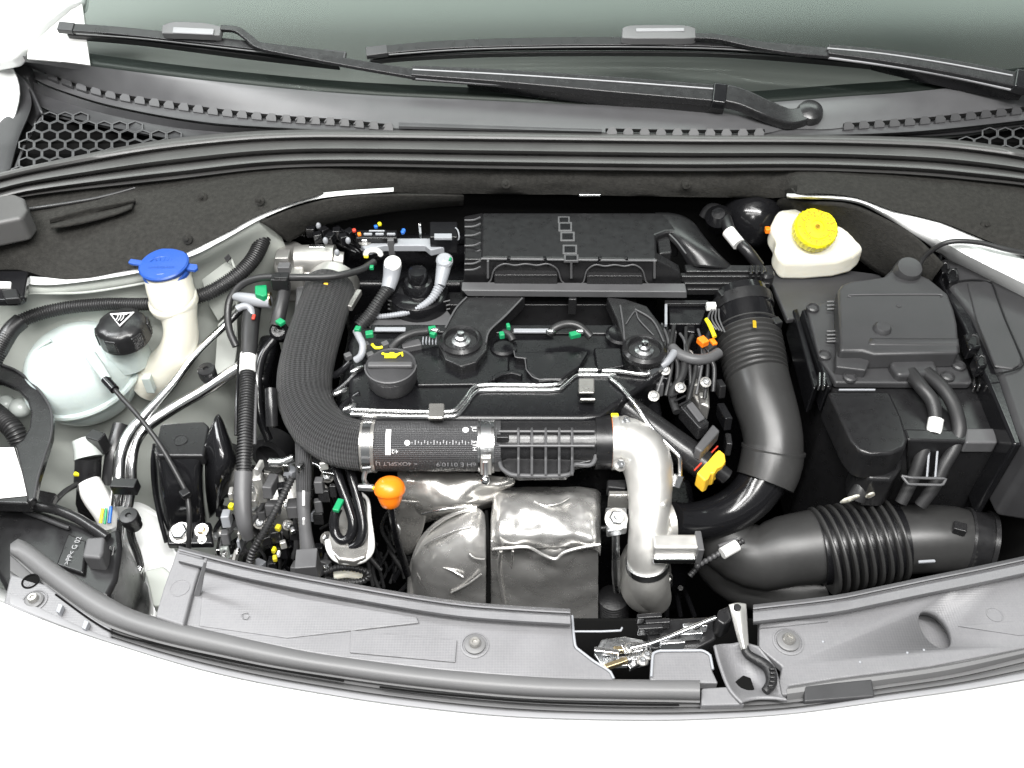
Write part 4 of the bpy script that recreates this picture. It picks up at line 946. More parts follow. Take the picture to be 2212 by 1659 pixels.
tube('outlet_nipple', [(196, 768, .004), (215, 795, -.004), (232, 820, -.012)], [13, 12, 10], 'tank_plastic', tk, 16)
tube('moulded_rib', [(60, 800, -.03), (75, 760, -.015), (110, 735, -.002)], 3, 'tank_plastic', tk, 8)
box('tank_foot', P(322, 828, -.06), (.012, .012, .03), 'tank_plastic', tk)
# overflow hose
oh = thing('overflow_hose', 'thin black hose running from the coolant tank over the engine mount', 'hose', P(340, 950, -.08))
tube('hose_line', [(238, 830, -.012), (262, 858, -.016), (300, 900, -.025), (345, 960, -.045), (385, 1030, -.07), (403, 1068, -.085), (409, 1110, -.10), (408, 1160, -.125), (407, 1195, -.15)], 5.5, 'rubber', oh, 12)
tube('hose_socket', [(228, 820, -.011), (248, 842, -.013)], 10, 'gloss_plastic', oh, 14)
box('cable_tie', P(400, 1066, -.078), (.012, .012, .008), 'black_plastic', oh, rz=40)
# ---------------------------------------------------------------- washer filler
wf = thing('washer_filler', 'milky washer fluid filler neck with a bright blue cap', 'washer filler', P(380, 800, -.08))
tube('neck', [(362, 590, .066), (368, 624, .048), (378, 655, .032), (388, 690, .012), (391, 728, -.014), (380, 766, -.040), (352, 800, -.070), (320, 824, -.095)], [50, 49, 48, 37, 37, 40, 44, 46], 'milk_plastic', wf, 32)
lathe('neck_collar', P(376, 652, .032), [(.026, -.012), (.034, -.004), (.035, .004), (.034, .008), (.029, .013)], 'milk_plastic', wf, (-.1, -.12, 1), 36)
bc = P(360, 586, .070); bax = Vector((-.04, -.05, 1))
bcap = lathe('cap', bc, [(.0315, -.004), (.0335, -.002), (.0335, .003), (.0315, .005), (.0315, .009), (.0345, .0105), (.0350, .0135), (.033, .0155), (.022, .0165), (.0001, .017)], 'blue_plastic', wf, bax, 48)
slab('pull_tab', [bc + Vector(v) for v in ((-.031, .006, .015), (-.049, .009, .016), (-.051, .001, .0155), (-.046, -.001, .0145), (-.031, -.004, .014))], Vector((0, 0, -.004)), 'blue_plastic', bcap, .0012)
slab('hinge_tab', [bc + Vector(v) for v in ((.030, .004, .012), (.046, .001, .012), (.048, -.006, .011), (.044, -.010, .010), (.030, -.008, .011))], Vector((0, 0, -.005)), 'blue_plastic', bcap, .0012)
for k in range(5):
    x = -.010 + k * .005
    tube('embossed_jet', [bc + Vector((x, .002, .0172)), bc + Vector((x * 1.7, .012, .0170))], .0006, 'blue_plastic', bcap, 5, metres=True)
tube('embossed_jet', [bc + Vector((.02 * math.cos(a), -.004 + .016 * math.sin(a), .0168)) for a in [math.radians(20 + 14 * k) for k in range(11)]], .0007, 'blue_plastic', bcap, 5, metres=True)
flat_text('embossed_lettering', 'LAVE GLACE', bc + Vector((0, -.012, .0164)), (1, 0, 0), (0, 1, 0), .0065, 'blue_plastic', bcap)
# ---------------------------------------------------------------- conduits
cv = thing('corrugated_conduit', 'long corrugated black conduit passing behind the washer filler neck', 'conduit', P(200, 700, -.01))
tube('conduit_tube', [(-60, 900, -.05), (-20, 800, -.01), (8, 738, .008), (45, 694, .016), (125, 668, .018), (225, 657, .018), (330, 656, .018), (430, 640, .022), (500, 604, .034), (545, 562, .046), (568, 515, .06), (580, 478, .07), (600, 440, .075)], [17, 17, 17, 16, 14.5, 14, 14, 16, 17, 17, 18, 18, 18], 'rubber', cv, 20, ring=(.16, .0034))
tube('tape_wrap', [(-6, 764, .0), (22, 716, .012), (46, 693, .016)], 18.5, 'black_plastic', cv, 18)
# ---------------------------------------------------------------- refrigerant pipes
ac = thing('aluminium_pipes', 'two bright aluminium refrigerant pipes bending down beside the engine mount', 'pipe', P(300, 1000, -.14))
tube('thin_pipe', [(540, 648, .0), (490, 699, -.01), (425, 762, -.03), (370, 834, -.05), (314, 896, -.062), (282, 934, -.070), (264, 972, -.080), (258, 1010, -.095), (256, 1050, -.11), (252, 1090, -.13)], [8, 8, 8, 9, 11, 13, 14, 14, 14, 14], 'bright_aluminium', ac, 20)
tube('thick_pipe', [(566, 768, -.02), (520, 792, -.03), (450, 838, -.05), (390, 873, -.062), (335, 908, -.072), (304, 936, -.080), (290, 968, -.088), (285, 1004, -.10), (284, 1048, -.12), (276, 1095, -.14)], [13, 13, 13, 13, 13, 12, 11, 11, 11, 11], 'bright_aluminium', ac, 20)
box('pipe_clip', P(271, 1051, -.100), (.034, .016, .018), 'black_plastic', ac, rz=-3)
for x, y, h in ((447, 802, -.035), (280, 1118, -.125)):
    lathe('valve_cap', P(x, y, h), [(.0105, -.022), (.0105, -.012), (.0125, -.010), (.0128, .004), (.0115, .006), (.004, .0065), (.003, .004), (.0001, .004)], 'black_plastic', ac, (0, -.1, 1), 24)
tube('valve_stem', [(280, 1124, -.14), (284, 1160, -.165), (298, 1200, -.19), (306, 1238, -.21), (300, 1280, -.23)], 9, 'bright_aluminium', ac, 14)
tube('foam_wrap', [(262, 920, -.085), (246, 980, -.10), (238, 1046, -.13)], 18, 'black_plastic', ac, 12)
tube('lower_tube', [(262, 1120, -.15), (258, 1180, -.18), (262, 1260, -.21)], 9, 'bright_aluminium', ac, 14)
tube('lower_tube', [(304, 1225, -.20), (290, 1260, -.21), (262, 1300, -.22)], 7, 'bright_aluminium', ac, 14)
# ---------------------------------------------------------------- engine mount
em = thing('engine_mount', 'black cast engine mount bracket bolted to the white rail', 'engine mount', P(400, 1180, -.24))
prism('top_plate', [(345, 915), (440, 908), (452, 920), (440, 985), (338, 985), (334, 965)], -.055, .02, 'black_plastic', em, .004)
patch('front_web', [
 [(332, 962, -.07), (340, 982, -.06), (386, 984, -.058), (436, 984, -.06), (440, 970, -.07)],
 [(332, 1010, -.11), (346, 1012, -.075), (390, 1012, -.072), (432, 1012, -.075), (440, 1005, -.11)],
 [(338, 1080, -.16), (352, 1080, -.115), (392, 1078, -.11), (434, 1078, -.115), (442, 1074, -.16)],
 [(356, 1170, -.22), (364, 1150, -.175), (400, 1140, -.165), (440, 1140, -.17), (450, 1150, -.21)],
], 'gloss_plastic', em, 5, 6, thick=.004)
tube('edge_flange', [(334, 960, -.065), (330, 1000, -.09), (334, 1060, -.13), (346, 1120, -.16), (360, 1172, -.185)], 5, 'gloss_plastic', em, 10)
prism('foot_plate', [(366, 1128), (455, 1126), (460, 1174), (360, 1176)], -.155, .012, 'gloss_plastic', em, .003)
bolt(P(391, 1152, -.152), .0115, em, (0, -.3, .95), 'zinc_steel', 1.3); bolt(P(436, 1146, -.153), .006, em, (0, -.3, .95), 'gold_steel', 1.6); bolt(P(437, 1166, -.155), .004, em, (0, -.3, .95))
patch('side_arm', [
 [(440, 975, -.06), (452, 930, -.045), (468, 896, -.035), (480, 905, -.045), (494, 940, -.07)],
 [(442, 1010, -.09), (460, 990, -.06), (480, 975, -.05), (500, 975, -.06), (512, 985, -.09)],
 [(444, 1060, -.13), (465, 1045, -.09), (490, 1025, -.08), (510, 1015, -.09), (520, 1020, -.12)],
 [(452, 1120, -.19), (470, 1100, -.15), (482, 1080, -.14), (492, 1075, -.15), (505, 1080, -.18)],
], 'gloss_plastic', em, 5, 5, thick=.004)
lathe('plate_hole', P(390, 951, -.055), [(.0098, -.001), (.0098, .0012), (.0085, .0012), (.008, .0003), (.0001, .0003)], 'satin_plastic', em, n=24)
lathe('rubber_bush', PY(500, 985, .03), [(.022, 0), (.022, .02), (.018, .024), (.0001, .024)], 'rubber', em, (0, -1, .4), 24)
# ---------------------------------------------------------------- headlamp housing in the left corner
hl = thing('headlamp_housing', 'black headlamp housing with a looped bracket in the corner of the bay', 'headlamp housing', P(110, 1250, -.2))
loop = [(-40, 782), (0, 784), (40, 800), (78, 832), (104, 866), (114, 896), (112, 940), (98, 985), (84, 1030), (76, 1075), (60, 1085), (34, 968), (30, 962), (48, 950), (62, 925), (66, 890), (58, 862), (34, 836), (0, 822), (-40, 818)]
prism('loop_bracket', loop, -.040, .012, 'satin_plastic', hl, .003)
tube('loop_rim', [(q[0] - 2, q[1] + 2, -.037) for q in loop[1:10]], 3, 'grey_plastic', hl, 8)
prism('lower_arm', [(-40, 962), (32, 962), (62, 1072), (62, 1088), (-40, 1085)], -.060, .02, 'satin_plastic', hl, .003)
prism('white_label', [(-40, 966), (30, 966), (62, 1070), (-40, 1080)], -.0585, .001, 'white_plastic', hl, .0004)
tube('loom_elbow', [(-40, 870, -.08), (0, 900, -.08), (30, 930, -.085), (45, 960, -.10)], 22, 'rubber', hl, 16, ring=(.15, .004))
ellipsoid('bulb_holder', P(45, 880, -.10), (.016, .016, .014), 'clear_plastic', hl)
ellipsoid('bulb_holder', P(12, 872, -.10), (.014, .014, .012), 'clear_plastic', hl)
prism('housing_body', [(-40, 1085), (55, 1090), (225, 1150), (257, 1138), (262, 1180), (252, 1250), (232, 1290), (20, 1290), (-40, 1180)], -.105, .14, 'black_plastic', hl, .006, 3)
tube('lid_rim', [(55, 1092, -.086), (110, 1098, -.088), (160, 1116, -.092), (200, 1140, -.096), (232, 1162, -.100)], 11, 'satin_plastic', hl, 12)
tube('lid_rim', [(52, 1104, -.098), (100, 1122, -.098), (146, 1140, -.100), (150, 1140, -.10)], 5, 'grey_plastic', hl, 10)
prism('lid_tongue', [(82, 1056), (122, 1064), (108, 1096), (70, 1088)], -.082, .012, 'satin_plastic', hl, .003)
prism('housing_step', [(146, 1150), (188, 1168), (180, 1240), (120, 1220)], -.098, .02, 'black_plastic', hl, .003)
knob = prism('adjuster_knob', [(186, 1160), (226, 1158), (222, 1192), (216, 1206), (176, 1202)], -.078, .03, 'mid_grey', hl, .004, 3)
q0 = P(150, 1202, -.0965)
flat_text('moulded_lettering', '>PP< G 02', P(158, 1190, -.0965), P(165, 1170, -.0965) - P(136, 1230, -.0965), P(140, 1190, -.0965) - P(160, 1200, -.0965), .0095, 'ink_dim', hl)
for x in (238, 246): tube('side_fin', [(x, 1180, -.10), (x - 10, 1230, -.115), (x - 30, 1285, -.13)], 2.5, 'satin_plastic', hl, 6)
# connector and white sleeve
cn = thing('lamp_connector', 'grey and black plug with a white sleeve and coloured wires', 'connector', P(200, 1110, -.16))
tube('plug_cap', [(180, 948, -.075), (188, 972, -.085), (192, 990, -.092)], [24, 27, 30], 'clear_plastic', cn, 22)
box('plug_latch', P(213, 955, -.075), (.022, .016, .03), 'black_plastic', cn, rz=-20)
tube('plug_collar', [(191, 988, -.090), (190, 1015, -.105), (188, 1040, -.12)], 27, 'black_plastic', cn, 22)
tube('white_sleeve', [(190, 1040, -.115), (205, 1070, -.128), (226, 1105, -.15), (236, 1135, -.17)], [25, 27, 25, 20], 'white_plastic', cn, 20)
tube('wire', [(222, 1098, -.13), (217, 1130, -.14)], 3.5, 'yellow_plastic', cn, 8); tube('wire', [(230, 1098, -.13), (226, 1132, -.14)], 3, 'green_plastic', cn, 8); tube('wire', [(240, 1094, -.135), (236, 1130, -.145)], 4, 'blue_wire', cn, 8)
box('yellow_dot', P(166, 1024, -.098), (.008, .006, .005), 'yellow_plastic', cn)
tube('earth_cable', [(168, 1045, -.11), (140, 1062, -.105), (118, 1084, -.10), (106, 1096, -.098)], 6, 'rubber', cn, 10)
wall('black_wedge', [(164, 1055), (214, 1130), (172, 1122), (162, 1090)], P(180, 1090, -.14).y, .02, 'black_plastic', cn, .002)
# white clip block at the far left wing
wb = thing('wing_bracket', 'small black and white bracket under the felt at the wing flange', 'bracket', P(25, 640, .02))
prism('bracket_plate', [(-30, 584), (60, 584), (52, 640), (36, 648), (-30, 648)], .075, .012, 'gloss_plastic', wb, .003)
prism('white_insert', [(-30, 606), (24, 608), (22, 620), (-30, 620)], .078, .004, 'white_plastic', wb, .001)
prism('bracket_foot', [(2, 626), (36, 622), (42, 644), (10, 646)], .082, .01, 'black_plastic', wb, .002)
# ================================================================ RIGHT SIDE
# ---------------------------------------------------------------- brake fluid reservoir
br = thing('brake_fluid_reservoir', 'milky white brake fluid bottle with a yellow screw cap', 'fluid reservoir', P(1760, 570, -.02))
prism('bottle', [(1680, 450, .075), (1720, 446, .078), (1800, 464, .074), (1845, 488, .066), (1870, 506, .056), (1869, 532, .046), (1846, 552, .040), (1808, 562, .036), (1745, 567, .034), (1690, 566, .034), (1672, 534, .046), (1680, 516, .05), (1662, 488, .06)], .05, .036, 'milk_plastic', br, .010, 4)
yc = P(1757, 500, .066); yax = Vector((.05, -.50, .86))
ycap = lathe('screw_cap', yc, [(.028, -.006), (.0315, -.004), (.0325, .004), (.0325, .012), (.030, .016), (.024, .0165), (.020, .0160), (.019, .0175), (.010, .018), (.0095, .016), (.0001, .016)], 'yellow_plastic', br, yax, 72, wob=lambda a, j: 1 + (.018 * (1 if math.sin(a * 30) > 0 else -1) if j in (1, 2, 3) else 0))
bx, by, bz = basis(yax)
for rr_, n_, zz in ((.0225, 26, .0170), (.0165, 18, .0178), (.0265, 22, .0168)):
    for k in range(n_):
        if k % 7 == 6: continue
        a = 2 * math.pi * k / n_; q = yc + bx * rr_ * math.cos(a) + by * rr_ * math.sin(a) + bz * zz
        e1 = bx * math.cos(a) + by * math.sin(a); e2 = bz.cross(e1); s1 = .0016 + .0009 * ((k * 7) % 3) / 2; s2 = .0010 + .0007 * ((k * 5) % 2)
        slab('cap_print', [q + e1 * s1 - e2 * s2, q + e1 * s1 + e2 * s2, q - e1 * s1 + e2 * s2, q - e1 * s1 - e2 * s2], bz * -.0006, 'ink_dark', ycap, 0)
lathe('cap_ring', yc + bz * .0178, [(.0045, 0), (.0045, .0006), (.003, .0006), (.003, 0)], 'ink_dark', ycap, yax, 20)
box('sensor_plug', P(1868, 500, .05), (.02, .02, .018), 'black_plastic', br, rz=25)
box('orange_plug', P(1658, 497, .05), (.008, .01, .008), 'orange_plastic', br)
# brake servo vacuum hose
vh = thing('vacuum_hose', 'black vacuum hose with a white tape mark beside the brake fluid bottle', 'hose', P(1580, 520, .03))
tube('hose_line', [(1518, 470, .045), (1535, 452, .058), (1560, 462, .060), (1580, 505, .055), (1612, 540, .050), (1640, 575, .03)], [10, 13, 14, 13, 13, 12], 'black_plastic', vh, 16)
tube('tape_mark', [(1573, 500, .062), (1596, 528, .056)], 14.5, 'white_plastic', vh, 16)
lathe('check_valve', P(1552, 474, .052), [(.020, -.01), (.020, .01), (.016, .014), (.010, .02), (.0001, .021)], 'gloss_plastic', vh, (-.2, -.4, .8), 24)
sv = ellipsoid('brake_servo', P(1625, 470, .03), (.05, .05, .05), 'gloss_plastic')
tag(sv, 'glossy black brake servo dome behind the brake fluid bottle', 'brake servo')
# ---------------------------------------------------------------- main air intake hose
ih = thing('intake_hose', 'smooth dark rubber intake hose with bellows curving down to the turbo', 'hose', P(1660, 1000, -.1))
tube('neck', [(1598, 632, .020), (1606, 668, .010), (1614, 716, -.004)], [56, 60, 64], 'gloss_plastic', ih, 36)
tube('neck_collar', [(1601, 650, .012), (1606, 672, .006)], 66, 'black_plastic', ih, 36)
tube('bellows', [(1613, 708, -.004), (1622, 750, -.014), (1632, 800, -.026), (1640, 830, -.032)], [69, 70, 69, 66], 'duct_rubber', ih, 40, ring=(.09, .0085))
tube('hose_bend', [(1636, 815, -.028), (1648, 858, -.038), (1662, 905, -.050), (1670, 950, -.064), (1668, 995, -.080), (1652, 1040, -.098)], [66, 66, 64, 63, 62, 60], 'duct_rubber', ih, 40)
tube('joint_band', [(1670, 972, -.070), (1664, 1008, -.084), (1652, 1042, -.098)], [66, 66, 63], 'duct_rubber', ih, 40)
tube('joint_rim', [(1671, 968, -.068), (1670, 974, -.071)], 68, 'duct_rubber', ih, 40)
tube('turbo_elbow', [(1652, 1030, -.096), (1622, 1072, -.114), (1578, 1104, -.126), (1530, 1122, -.128), (1490, 1128, -.122), (1450, 1124, -.108)], [52, 50, 47, 44, 42, 40], 'gloss_plastic', ih, 36)
for x, y, h in ((1652, 650, .03), (1560, 640, .03), (1676, 700, .02)): box('snap_clip', P(x, y, h), (.012, .014, .016), 'black_plastic', ih, rz=20)
box('yellow_streak', P(1630, 700, .036), (.005, .022, .0015), 'ink_dark', ih, rz=-12, rx=-15)
# ---------------------------------------------------------------- oil filler / breather pipe with yellow ring
bp_ = thing('breather_pipe', 'slanting black pipe with plugs ending in a yellow ring', 'pipe', P(1460, 960, -.08))
tube('pipe_body', [(1330, 862, -.02), (1375, 896, -.028), (1430, 938, -.040), (1480, 976, -.052), (1520, 1004, -.062)], [26, 28, 31, 33, 33], 'satin_plastic', bp_, 24)
prism('yellow_ring', [(1505, 1021), (1523, 1038), (1531, 1033), (1536, 1022), (1544, 1022), (1549, 1011), (1561, 1006), (1568, 996), (1566, 980), (1554, 970), (1547, 975)], -.044, .026, 'amber_plastic', bp_, .004, 3)
tube('ring_seal', [(1500, 1016, -.046), (1550, 964, -.046)], 2, 'red_plastic', bp_, 8)
tube('ring_core', [(1547, 1012, -.058), (1570, 1030, -.066)], 18, 'black_plastic', bp_, 14)
prism('plug_wing', [(1500, 966), (1540, 914), (1556, 930), (1516, 976)], -.022, .02, 'mid_grey', bp_, .003)
prism('upper_plug', [(1468, 876), (1492, 860), (1534, 912), (1512, 926)], -.012, .025, 'satin_plastic', bp_, .003)
prism('plug_face', [(1482, 874), (1496, 866), (1524, 902), (1510, 910)], -.008, .004, 'mid_grey', bp_, .002)
for t in (0, 1, 2): tube('plug_rib', [(1448 + t * 9, 858 + t * 9, -.008), (1472 + t * 9, 846 + t * 9, -.008)], 2.4, 'satin_plastic', bp_, 6)
prism('cast_face', [(1490, 810), (1532, 812), (1534, 880), (1510, 870), (1486, 840)], -.03, .03, 'dull_aluminium', eng, .004)
# ---------------------------------------------------------------- orange sensor loom
sl = thing('sensor_loom', 'orange and white sensor plug with a dark loom beside the intake neck', 'connector', P(1520, 740, -.02))
prism('plug', [(1508, 735), (1528, 720), (1552, 745), (1530, 760)], .012, .02, 'black_plastic', sl, .003)
box('orange_clip', P(1518, 738, .016), (.012, .014, .010), 'orange_plastic', sl, rz=30)
box('orange_clip', P(1540, 742, .010), (.008, .012, .010), 'orange_plastic', sl, rz=20)
tube('yellow_wire', [(1526, 690, .022), (1534, 704, .022), (1544, 728, .018)], 5, 'yellow_plastic', sl, 8)
box('white_plug', P(1536, 662, .024), (.014, .010, .010), 'white_plastic', sl)
for k in range(4): tube('loom_wire', [(1538 + k * 5, 668, .022), (1530 + k * 8, 690, .024), (1548 + k * 6, 712 + k * 2, .02)], 2, 'mid_grey', sl, 6)
tube('loom_sleeve', [(1452, 752, .006), (1468, 766, .008), (1498, 776, .008), (1530, 774, .006), (1552, 762, .004)], 12, 'mid_grey', sl, 14)
tube('loom_sleeve', [(1480, 772, .002), (1474, 810, -.006), (1452, 850, -.016), (1462, 890, -.02)], 9, 'rubber', sl, 12)
tube('loom_sleeve', [(1428, 790, .008), (1444, 778, .012), (1456, 762, .010)], 9, 'fitting_grey', sl, 12)
# ---------------------------------------------------------------- battery and its box
bt = thing('battery_box', 'black plastic battery box with a moulded lid and cable entries', 'battery box', P(1960, 1000, -.3))
prism('shelf_panel', [(1650, 572), (1720, 568), (1905, 592), (1905, 640), (1770, 680), (1700, 690)], .0, .01, 'grey_plastic', bt, .003)
prism('box_body', [(1742, 668), (1820, 650), (2080, 690), (2140, 830), (2182, 940), (2160, 960), (1960, 950), (1800, 850)], .008, .30, 'black_plastic', bt, .006)
prism('lid_tray', [(1742, 664), (1752, 658), (1806, 648), (1824, 640), (2060, 740), (2094, 800), (2102, 822), (2096, 828), (1805, 826), (1798, 812), (1770, 772)], .022, .012, 'grey_plastic', bt, .004)
lid = prism('lid_cover', [(1810, 626), (1818, 614), (1839, 606), (1909, 596), (1922, 584), (1936, 566), (1956, 562), (1976, 565), (1981, 589), (2009, 601), (2049, 634), (2062, 668), (2069, 699), (2074, 761), (1889, 764), (1864, 757), (1815, 757)], .050, .03, 'grey_plastic', bt, .005, 3)
lathe('lid_chimney', P(1956, 592, .046), [(.020, 0), (.019, .014), (.017, .018), (.0001, .019)], 'grey_plastic', lid, (.0, -.3, 1), 28)
tube('lid_groove', [(1838, 642, .051), (1846, 637, .051), (2020, 636, .051), (2032, 640, .051)], 1.6, 'mid_grey', lid, 6)
lathe('lid_button', P(1905, 712, .050), [(.0125, 0), (.0115, .004), (.009, .007), (.0001, .008)], 'grey_plastic', lid, (0, -.1, 1), 28)
lathe('lid_stud', P(1941, 661, .050), [(.004, 0), (.0035, .0015), (.0001, .002)], 'grey_plastic', lid, n=14)
patch('lid_apron', [[(1880, 730, .051), (1960, 731, .051), (2040, 731, .051), (2070, 731, .051)], [(1876, 745, .050), (1960, 746, .050), (2040, 746, .050), (2072, 746, .050)], [(1882, 764, .036), (1960, 766, .036), (2040, 766, .036), (2074, 764, .036)]], 'grey_plastic', lid, 4, 4, thick=.002)
prism('front_step', [(1806, 758), (1860, 760), (1884, 768), (1872, 800), (1806, 792)], .036, .02, 'grey_plastic', bt, .003)
for x, y in ((1755, 668), (1780, 770), (2070, 793), (1835, 818), (2046, 816)):
    lathe('tray_stud', P(x, y, .022), [(.009, 0), (.009, .004), (.007, .006), (.006, .003), (.0001, .003)], 'grey_plastic', bt, n=20)
for y in (652, 660, 668, 716, 724, 732, 738): tube('louvre', [(1786, y, .026), (1808, y - 1, .028)], 2.2, 'mid_grey', bt, 6)
prism('side_frame', [(1732, 668), (1744, 664), (1800, 830), (1788, 836)], .018, .05, 'gloss_plastic', bt, .003)
prism('side_frame', [(1712, 668), (1724, 664), (1772, 830), (1758, 840)], .004, .05, 'gloss_plastic', bt, .003)
for x, y in ((1776, 818), (2112, 820)):
    for d in (-5, 5): prism('chrome_clip', rect(x + d - 2, y - 14, x + d + 2, y + 14), .028, .01, 'bright_aluminium', bt, .0005)
prism('entry_shroud', [(1922, 784), (1930, 768), (1960, 762), (2016, 768), (2030, 800), (2020, 808), (1940, 810)], .034, .03, 'grey_plastic', bt, .006, 3)
prism('terminal_cover', [(1788, 844), (1922, 844), (1948, 900), (1962, 948), (1956, 966), (1930, 978), (1882, 981), (1858, 974), (1838, 950), (1812, 894)], .014, .05, 'black_plastic', bt, .005, 3)
prism('cover_base', [(1850, 974), (1900, 984), (1956, 972), (1950, 1010), (1930, 1036), (1880, 1034), (1850, 1010)], -.03, .06, 'black_plastic', bt, .006)
tube('bright_strip', [(1812, 842, .020), (1890, 842, .020)], 2.4, 'fitting_grey', bt, 6)
prism('side_ledge', [(2086, 924), (2152, 924), (2156, 956), (2086, 956)], .012, .02, 'mid_grey', bt, .003)
prism('ledge_pin', rect(2154, 938, 2184, 946), .012, .01, 'fitting_grey', bt, .001)
wall('box_front', [(1960, 950), (2150, 955), (2130, 1100), (1960, 1090)], P(2040, 960, .0).y - .004, .02, 'black_plastic', bt, .004)
# heavy cables
cb = thing('battery_cables', 'two taped battery cables drooping over the front of the battery box', 'cable', P(2010, 1040, -.1))
tube('cable', [(1966, 806, .026), (1990, 836, .028), (2014, 868, .022), (2020, 908, .012), (2006, 946, .0), (1988, 990, -.02), (1974, 1030, -.04), (1946, 1086, -.07)], [16, 15, 15, 14, 14, 14, 14, 13], 'rubber', cb, 18)
tube('cable', [(2000, 806, .026), (2034, 836, .028), (2060, 876, .022), (2072, 924, .012), (2062, 966, -.004), (2038, 1008, -.024), (2018, 1050, -.045), (1988, 1092, -.07)], [16, 15, 15, 15, 14, 14, 14, 13], 'rubber', cb, 18)
tube('white_tape', [(2022, 906, .0145), (2016, 938, .0055)], 16, 'white_plastic', cb, 16)
tube('retaining_clip', [(1948, 1028, -.02), (1962, 1046, -.024), (2036, 1048, -.024), (2044, 1034, -.02), (1968, 1032, -.018), (1948, 1028, -.02)], 3.2, 'mid_grey', cb, 8, straight=True)
for x in (2002, 2020): tube('clip_wire', [(x + 6, 960, -.004), (x, 1034, -.03)], 2.4, 'fitting_grey', cb, 6)
tube('frayed_tape', [(1868, 1022, -.05), (1862, 1050, -.06), (1850, 1078, -.075)], [12, 17, 20], 'rubber', cb, 14)
for x, y in ((1836, 1078), (1880, 1070)): ellipsoid('tape_flag', P(x, y, -.062), (.0065, .0025, .015), 'milk_plastic', cb, (20, 25 if x < 1860 else -25, 15), dent=.002, scale=120)
ellipsoid('tape_flag', P(1884, 1026, -.045), (.010, .005, .004), 'milk_plastic', cb, (0, -20, 20))
# ---------------------------------------------------------------- fuse box at the right edge
fb = thing('fuse_box', 'large grey moulded fuse box cover on the wing side of the battery', 'fuse box', P(2180, 900, -.1))
prism('cover', [(2016, 570), (2040, 554), (2124, 557), (2150, 563), (2172, 576), (2190, 606), (2215, 634), (2330, 690), (2330, 1000), (2230, 985), (2200, 930), (2160, 812), (2100, 680), (2070, 640)], .046, .12, 'grey_plastic', fb, .008, 3)
prism('cover_face', [(2090, 610), (2130, 606), (2144, 614), (2168, 680), (2206, 770), (2206, 786), (2190, 796), (2150, 790), (2110, 690)], .049, .004, 'grey_plastic', fb, .002)
tube('face_line', [(2064, 608, .050), (2100, 604, .050), (2134, 607, .050), (2146, 618, .050), (2170, 684, .050), (2208, 774, .050), (2206, 792, .050), (2180, 802, .050), (2150, 806, .050)], 2, 'black_plastic', fb, 6)
prism('black_side', [(2026, 560), (2040, 556), (2110, 690), (2172, 830), (2210, 960), (2190, 960), (2140, 840), (2080, 700), (2022, 590)], .040, .14, 'gloss_plastic', fb, .004)
for x, y, s_ in ((2056, 592, 26), (2100, 735, 30), (2118, 778, 24), (2040, 576, 20)):
    prism('side_latch', [(x - s_ * .6, y - s_ * .5), (x + s_ * .5, y - s_ * .6), (x + s_ * .7, y + s_ * .4), (x - s_ * .2, y + s_ * .7)], .054, .02, 'engine_black', fb, .003)
    tube('latch_hoop', [(x - s_ * .3, y, .060), (x, y - s_ * .4, .063), (x + s_ * .4, y - s_ * .2, .063), (x + s_ * .4, y + s_ * .3, .06)], 2.6, 'black_plastic', fb, 8)
tube('bright_bead', [(2160, 1010, -.02), (2196, 945, .02), (2216, 990, .0)], 3, 'fitting_grey', fb, 6)
gr_ = thing('bonnet_cable', 'thin black cable looping over the white flange behind the fuse box', 'cable', P(2100, 540, .07))
tube('cable_line', [(1986, 620, .03), (1984, 580, .05), (2000, 552, .07), (2032, 529, .096), (2066, 521, .105), (2120, 525, .105), (2180, 540, .10), (2280, 560, .09)], 5.5, 'rubber', gr_, 10)
lathe('grommet', P(1990, 560, .02), [(.03, -.02), (.03, .01), (.024, .02), (.018, .024), (.0001, .024)], 'gloss_plastic', gr_, (-.3, -.5, .8), 28)
# ---------------------------------------------------------------- front air duct with bellows
fd = thing('front_air_duct', 'wide black air duct with a ribbed bellows section behind the front panel', 'air duct', P(1850, 1250, -.22))
tube('elbow', [(1560, 1130, -.16), (1580, 1178, -.18), (1640, 1205, -.18), (1700, 1190, -.165), (1776, 1178, -.155)], [62, 66, 70, 76, 80], 'duct_rubber', fd, 40)
tube('bellows_core', [(1766, 1184, -.152), (1850, 1175, -.145), (1944, 1166, -.138)], [80, 80, 78], 'engine_black', fd, 40)
ba = P(1778, 1190, -.153); bb = P(1926, 1164, -.138); bd = (bb - ba).normalized() + Vector((0, .05, .02)); bd.normalize()
for k in range(9):
    q = ba.lerp(bb, k / 8); rk = (97 - .6 * k) * S(q)
    lathe('bellows_ring', q, [(rk * .8, -.0030), (rk * .97, -.0024), (rk, -.0010), (rk, .0010), (rk * .97, .0024), (rk * .8, .0030)], 'duct_rubber', fd, bd, 56)
tube('outlet', [(1938, 1168, -.140), (2000, 1164, -.134), (2060, 1166, -.132), (2090, 1170, -.132)], [74, 74, 72, 68], 'duct_rubber', fd, 40)
tube('outlet_collar', [(2084, 1168, -.132), (2130, 1174, -.132)], [70, 66], 'black_plastic', fd, 36)
tube('collar_rim', [(2126, 1174, -.132), (2136, 1176, -.132)], 72, 'satin_plastic', fd, 36)
tube('collar_rim', [(2080, 1167, -.132), (2086, 1168, -.132)], 73, 'satin_plastic', fd, 36)
tube('elbow_lower', [(1540, 1180, -.24), (1590, 1240, -.25), (1680, 1270, -.25), (1780, 1270, -.24)], 60, 'duct_rubber', fd, 36)
ellipsoid('green_dot', P(2013, 1131, -.092), (.0035, .0035, .002), 'green_plastic', fd)
box('moulded_bar', P(2002, 1213, -.108), (.022, .004, .004), 'fitting_grey', fd, rz=4)
box('sensor_nub', P(2072, 1142, -.088), (.016, .014, .012), 'satin_plastic', fd, rz=-20)
